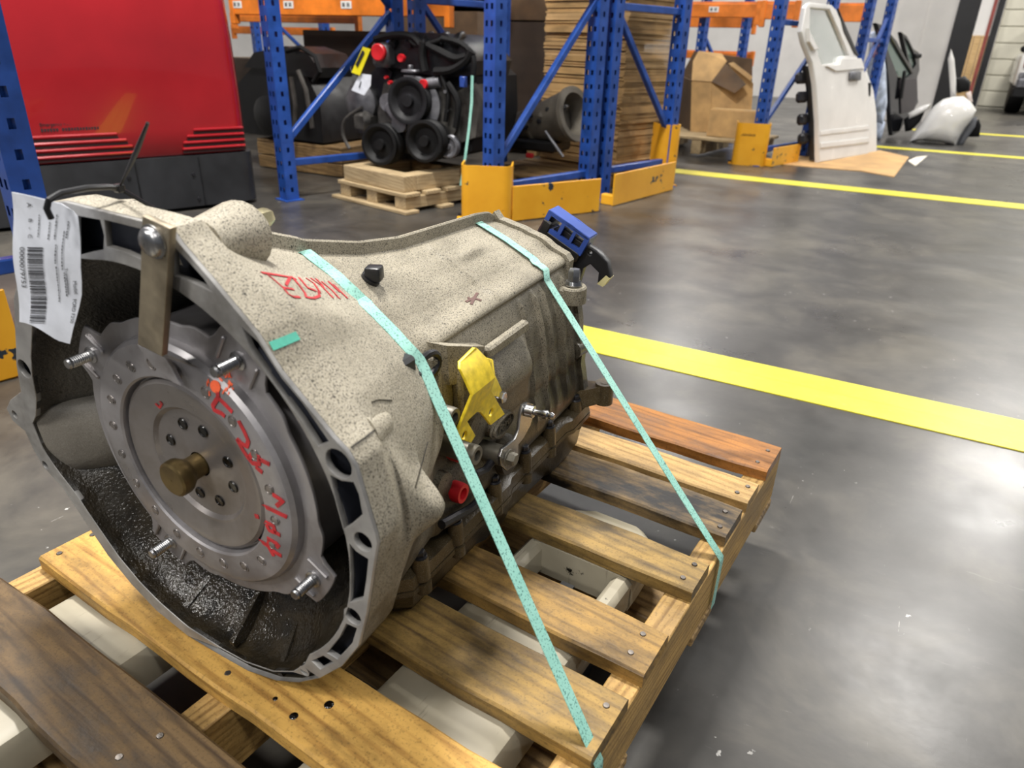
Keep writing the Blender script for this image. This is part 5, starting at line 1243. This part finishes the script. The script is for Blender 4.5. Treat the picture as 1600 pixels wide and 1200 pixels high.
wt = thing('wrapped_panel', 'part wrapped in clear plastic between the white and the black door', 'car part', (atY(1368, 190, 9.42).x, 9.42, .0))
putk(pillow([(1360, 50), (1368, 48), (1380, 70), (1384, 110), (1386, 160), (1380, 196), (1364, 190), (1356, 150), (1355, 100)], 9.42, .10, .05), 'plastic_wrap', plain('hazy_plastic_wrap', 'a9b3c4', 0.2, 0, 0.25, 12), wt); putk(pillow([(1364, 60), (1374, 62), (1379, 85), (1372, 96), (1362, 88)], 9.31, .03, .02), 'wrapped_lamp', plain('pinkish_plastic', 'b58a94', 0.3), wt)
k = MB(); k.box((wt.location.x+.02, 9.45, .10), (.16, .10, .20), bev=.02); putk(k, 'wrap_foot', plain('hazy_plastic_wrap', 'a9b3c4', 0.2), wt)
FYY = 9.55
fo = atZ(1470, 226); fen = thing('car_fender', 'white car fender lying on the floor with its dark wheel arch', 'car part', (fo.x, FYY, 0))
putk(pillow([(1421, 221), (1428, 207), (1444, 186), (1459, 166), (1474, 155), (1490, 151), (1505, 150), (1517, 159), (1526, 172), (1519, 186), (1508, 200), (1500, 213), (1493, 228), (1482, 225), (1465, 222), (1440, 220)], FYY, .20, .02), 'fender_skin', m_white, fen)
putk(pillow([(1494, 228), (1501, 212), (1510, 198), (1521, 186), (1527, 184), (1524, 198), (1514, 212), (1505, 226)], FYY+.03, .02, .22), 'wheel_arch', plain('grey_arch_liner', '55575c', 0.6), fen)
putk(pillow([(1512, 214), (1522, 192), (1530, 187), (1533, 196), (1530, 214)], FYY+.25, .02, .12), 'arch_liner', m_rub, fen)
putk(pillow([(1481, 92), (1486, 76), (1491, 92), (1494, 125), (1494, 152), (1485, 152)], FYY+.2, .03, .04), 'fender_pillar', m_white, fen)
putk(pillow([(1494, 122), (1508, 119), (1517, 128), (1515, 142), (1496, 146)], FYY+.26, .05, .08), 'lamp_housing', m_rub, fen)
putk(pillow([(1509, 146), (1517, 142), (1520, 160), (1513, 160)], FYY+.2, .02, .03), 'fender_tab', plain('pinkish_white_paint', 'd8c8c0', 0.35), fen)
sc_ = thing('car_bumper', 'broken black and white bumper piece on the floor left of the white fender', 'car part', (atZ(1432, 200).x, 9.9, 0))
putk(pillow([(1418, 178), (1438, 166), (1455, 162), (1452, 170), (1434, 180), (1420, 186)], 9.9, .05, .05), 'bumper_skin', m_white, sc_); putk(pillow([(1412, 186), (1432, 176), (1446, 172), (1438, 190), (1424, 204), (1414, 206)], 9.95, .05, .10), 'bumper_core', m_rub, sc_)
# ------------------------------------------------------------------ parked car far right
CY = 15.4
c0 = atZ(1568, 178); car = thing('car', 'white pickup-style car seen from behind at the right edge near the roller door', 'car', (c0.x, CY, 0))
WC = 1.85
k = MB(); k.box((WC/2, 1.4, .70), (WC, 2.7, .52), bev=.07, seg=2); k.build('car_body', m_white, car, ang=50)
k = MB(); k.loft([[(.10, .55, .95), (WC-.1, .55, .95), (WC-.1, 2.4, .95), (.1, 2.4, .95)], [(.24, .85, 1.5), (WC-.24, .85, 1.5), (WC-.24, 2.2, 1.5), (.24, 2.2, 1.5)]]); k.build('car_cabin', m_plas, car)
k = MB(); k.box((WC/2, .03, .50), (WC-.06, .12, .16), bev=.03); k.build('rear_bumper', m_alu, car); k = MB(); k.box((WC/2, .06, .36), (WC-.02, .14, .16), bev=.02); k.build('lower_valance', m_rub, car)
for x in (.10, WC-.10): k = MB(); k.box((x+.04, .04, .82), (.16, .05, .16), bev=.015); k.build('tail_lamp', plain('red_tail_lens', '7c2026', 0.2), car); k = MB(); k.box((x, .02, .62), (.14, .04, .10), bev=.02); k.build('reflector', m_alu, car)
k = MB(); k.box((.05, .10, 1.02), (.2, .08, .10), bev=.03); k.build('spoiler_tip', m_rub, car)
for x in (.13, WC-.13):
    for y in (.75, 2.2): k = MB(); k.lathe([(.20, 0), (.31, .02), (.33, .2), (.33, .8), (.31, .98), (.20, 1)], (x-.12, y, .33), (x+.12, y, .33), 28); k.build('wheel', m_rub, car)

# ------------------------------------------------------------------ upper shelves added out of view to shade the bays, and crates deep in them
def shelf(label, c, size, ang, n=6):
    t = thing('rack_shelf', label, 'shelf', c, (0, 0, ang)); sx, sy = size
    for i in range(n): k = MB(); k.box((-sx/2+sx*(i+.5)/n, 0, 0), (sx/n-.01, sy, .02), bev=.002); k.build('deck_board', m_pwd, t, smooth=False)
    for s_ in (-1, 1): k = MB(); k.box((0, s_*(sy/2-.03), -.07), (sx, .05, .11), bev=.004); k.build('beam_channel', m_org, t, smooth=False)
    return t
shelf('board shelf added out of the frame above the black engine to shade the bay', (-2.58, 3.72, 1.50), (1.10, .80), radians(12), 8)
shelf('board shelf added out of the frame above the labelled orange beam for shade', (-4.2, 4.9, 1.50), (2.2, .9), 0, 12)
q = atY(520, 150, 5.6)
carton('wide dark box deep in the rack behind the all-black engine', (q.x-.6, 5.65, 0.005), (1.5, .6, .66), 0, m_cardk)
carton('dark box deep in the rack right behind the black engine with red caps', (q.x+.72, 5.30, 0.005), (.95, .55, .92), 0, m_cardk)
carton('brown box on the floor of the far bay, seen over the engine', (q.x+.75, 6.6, 0.005), (.9, .6, 1.12), 0, m_cardd)
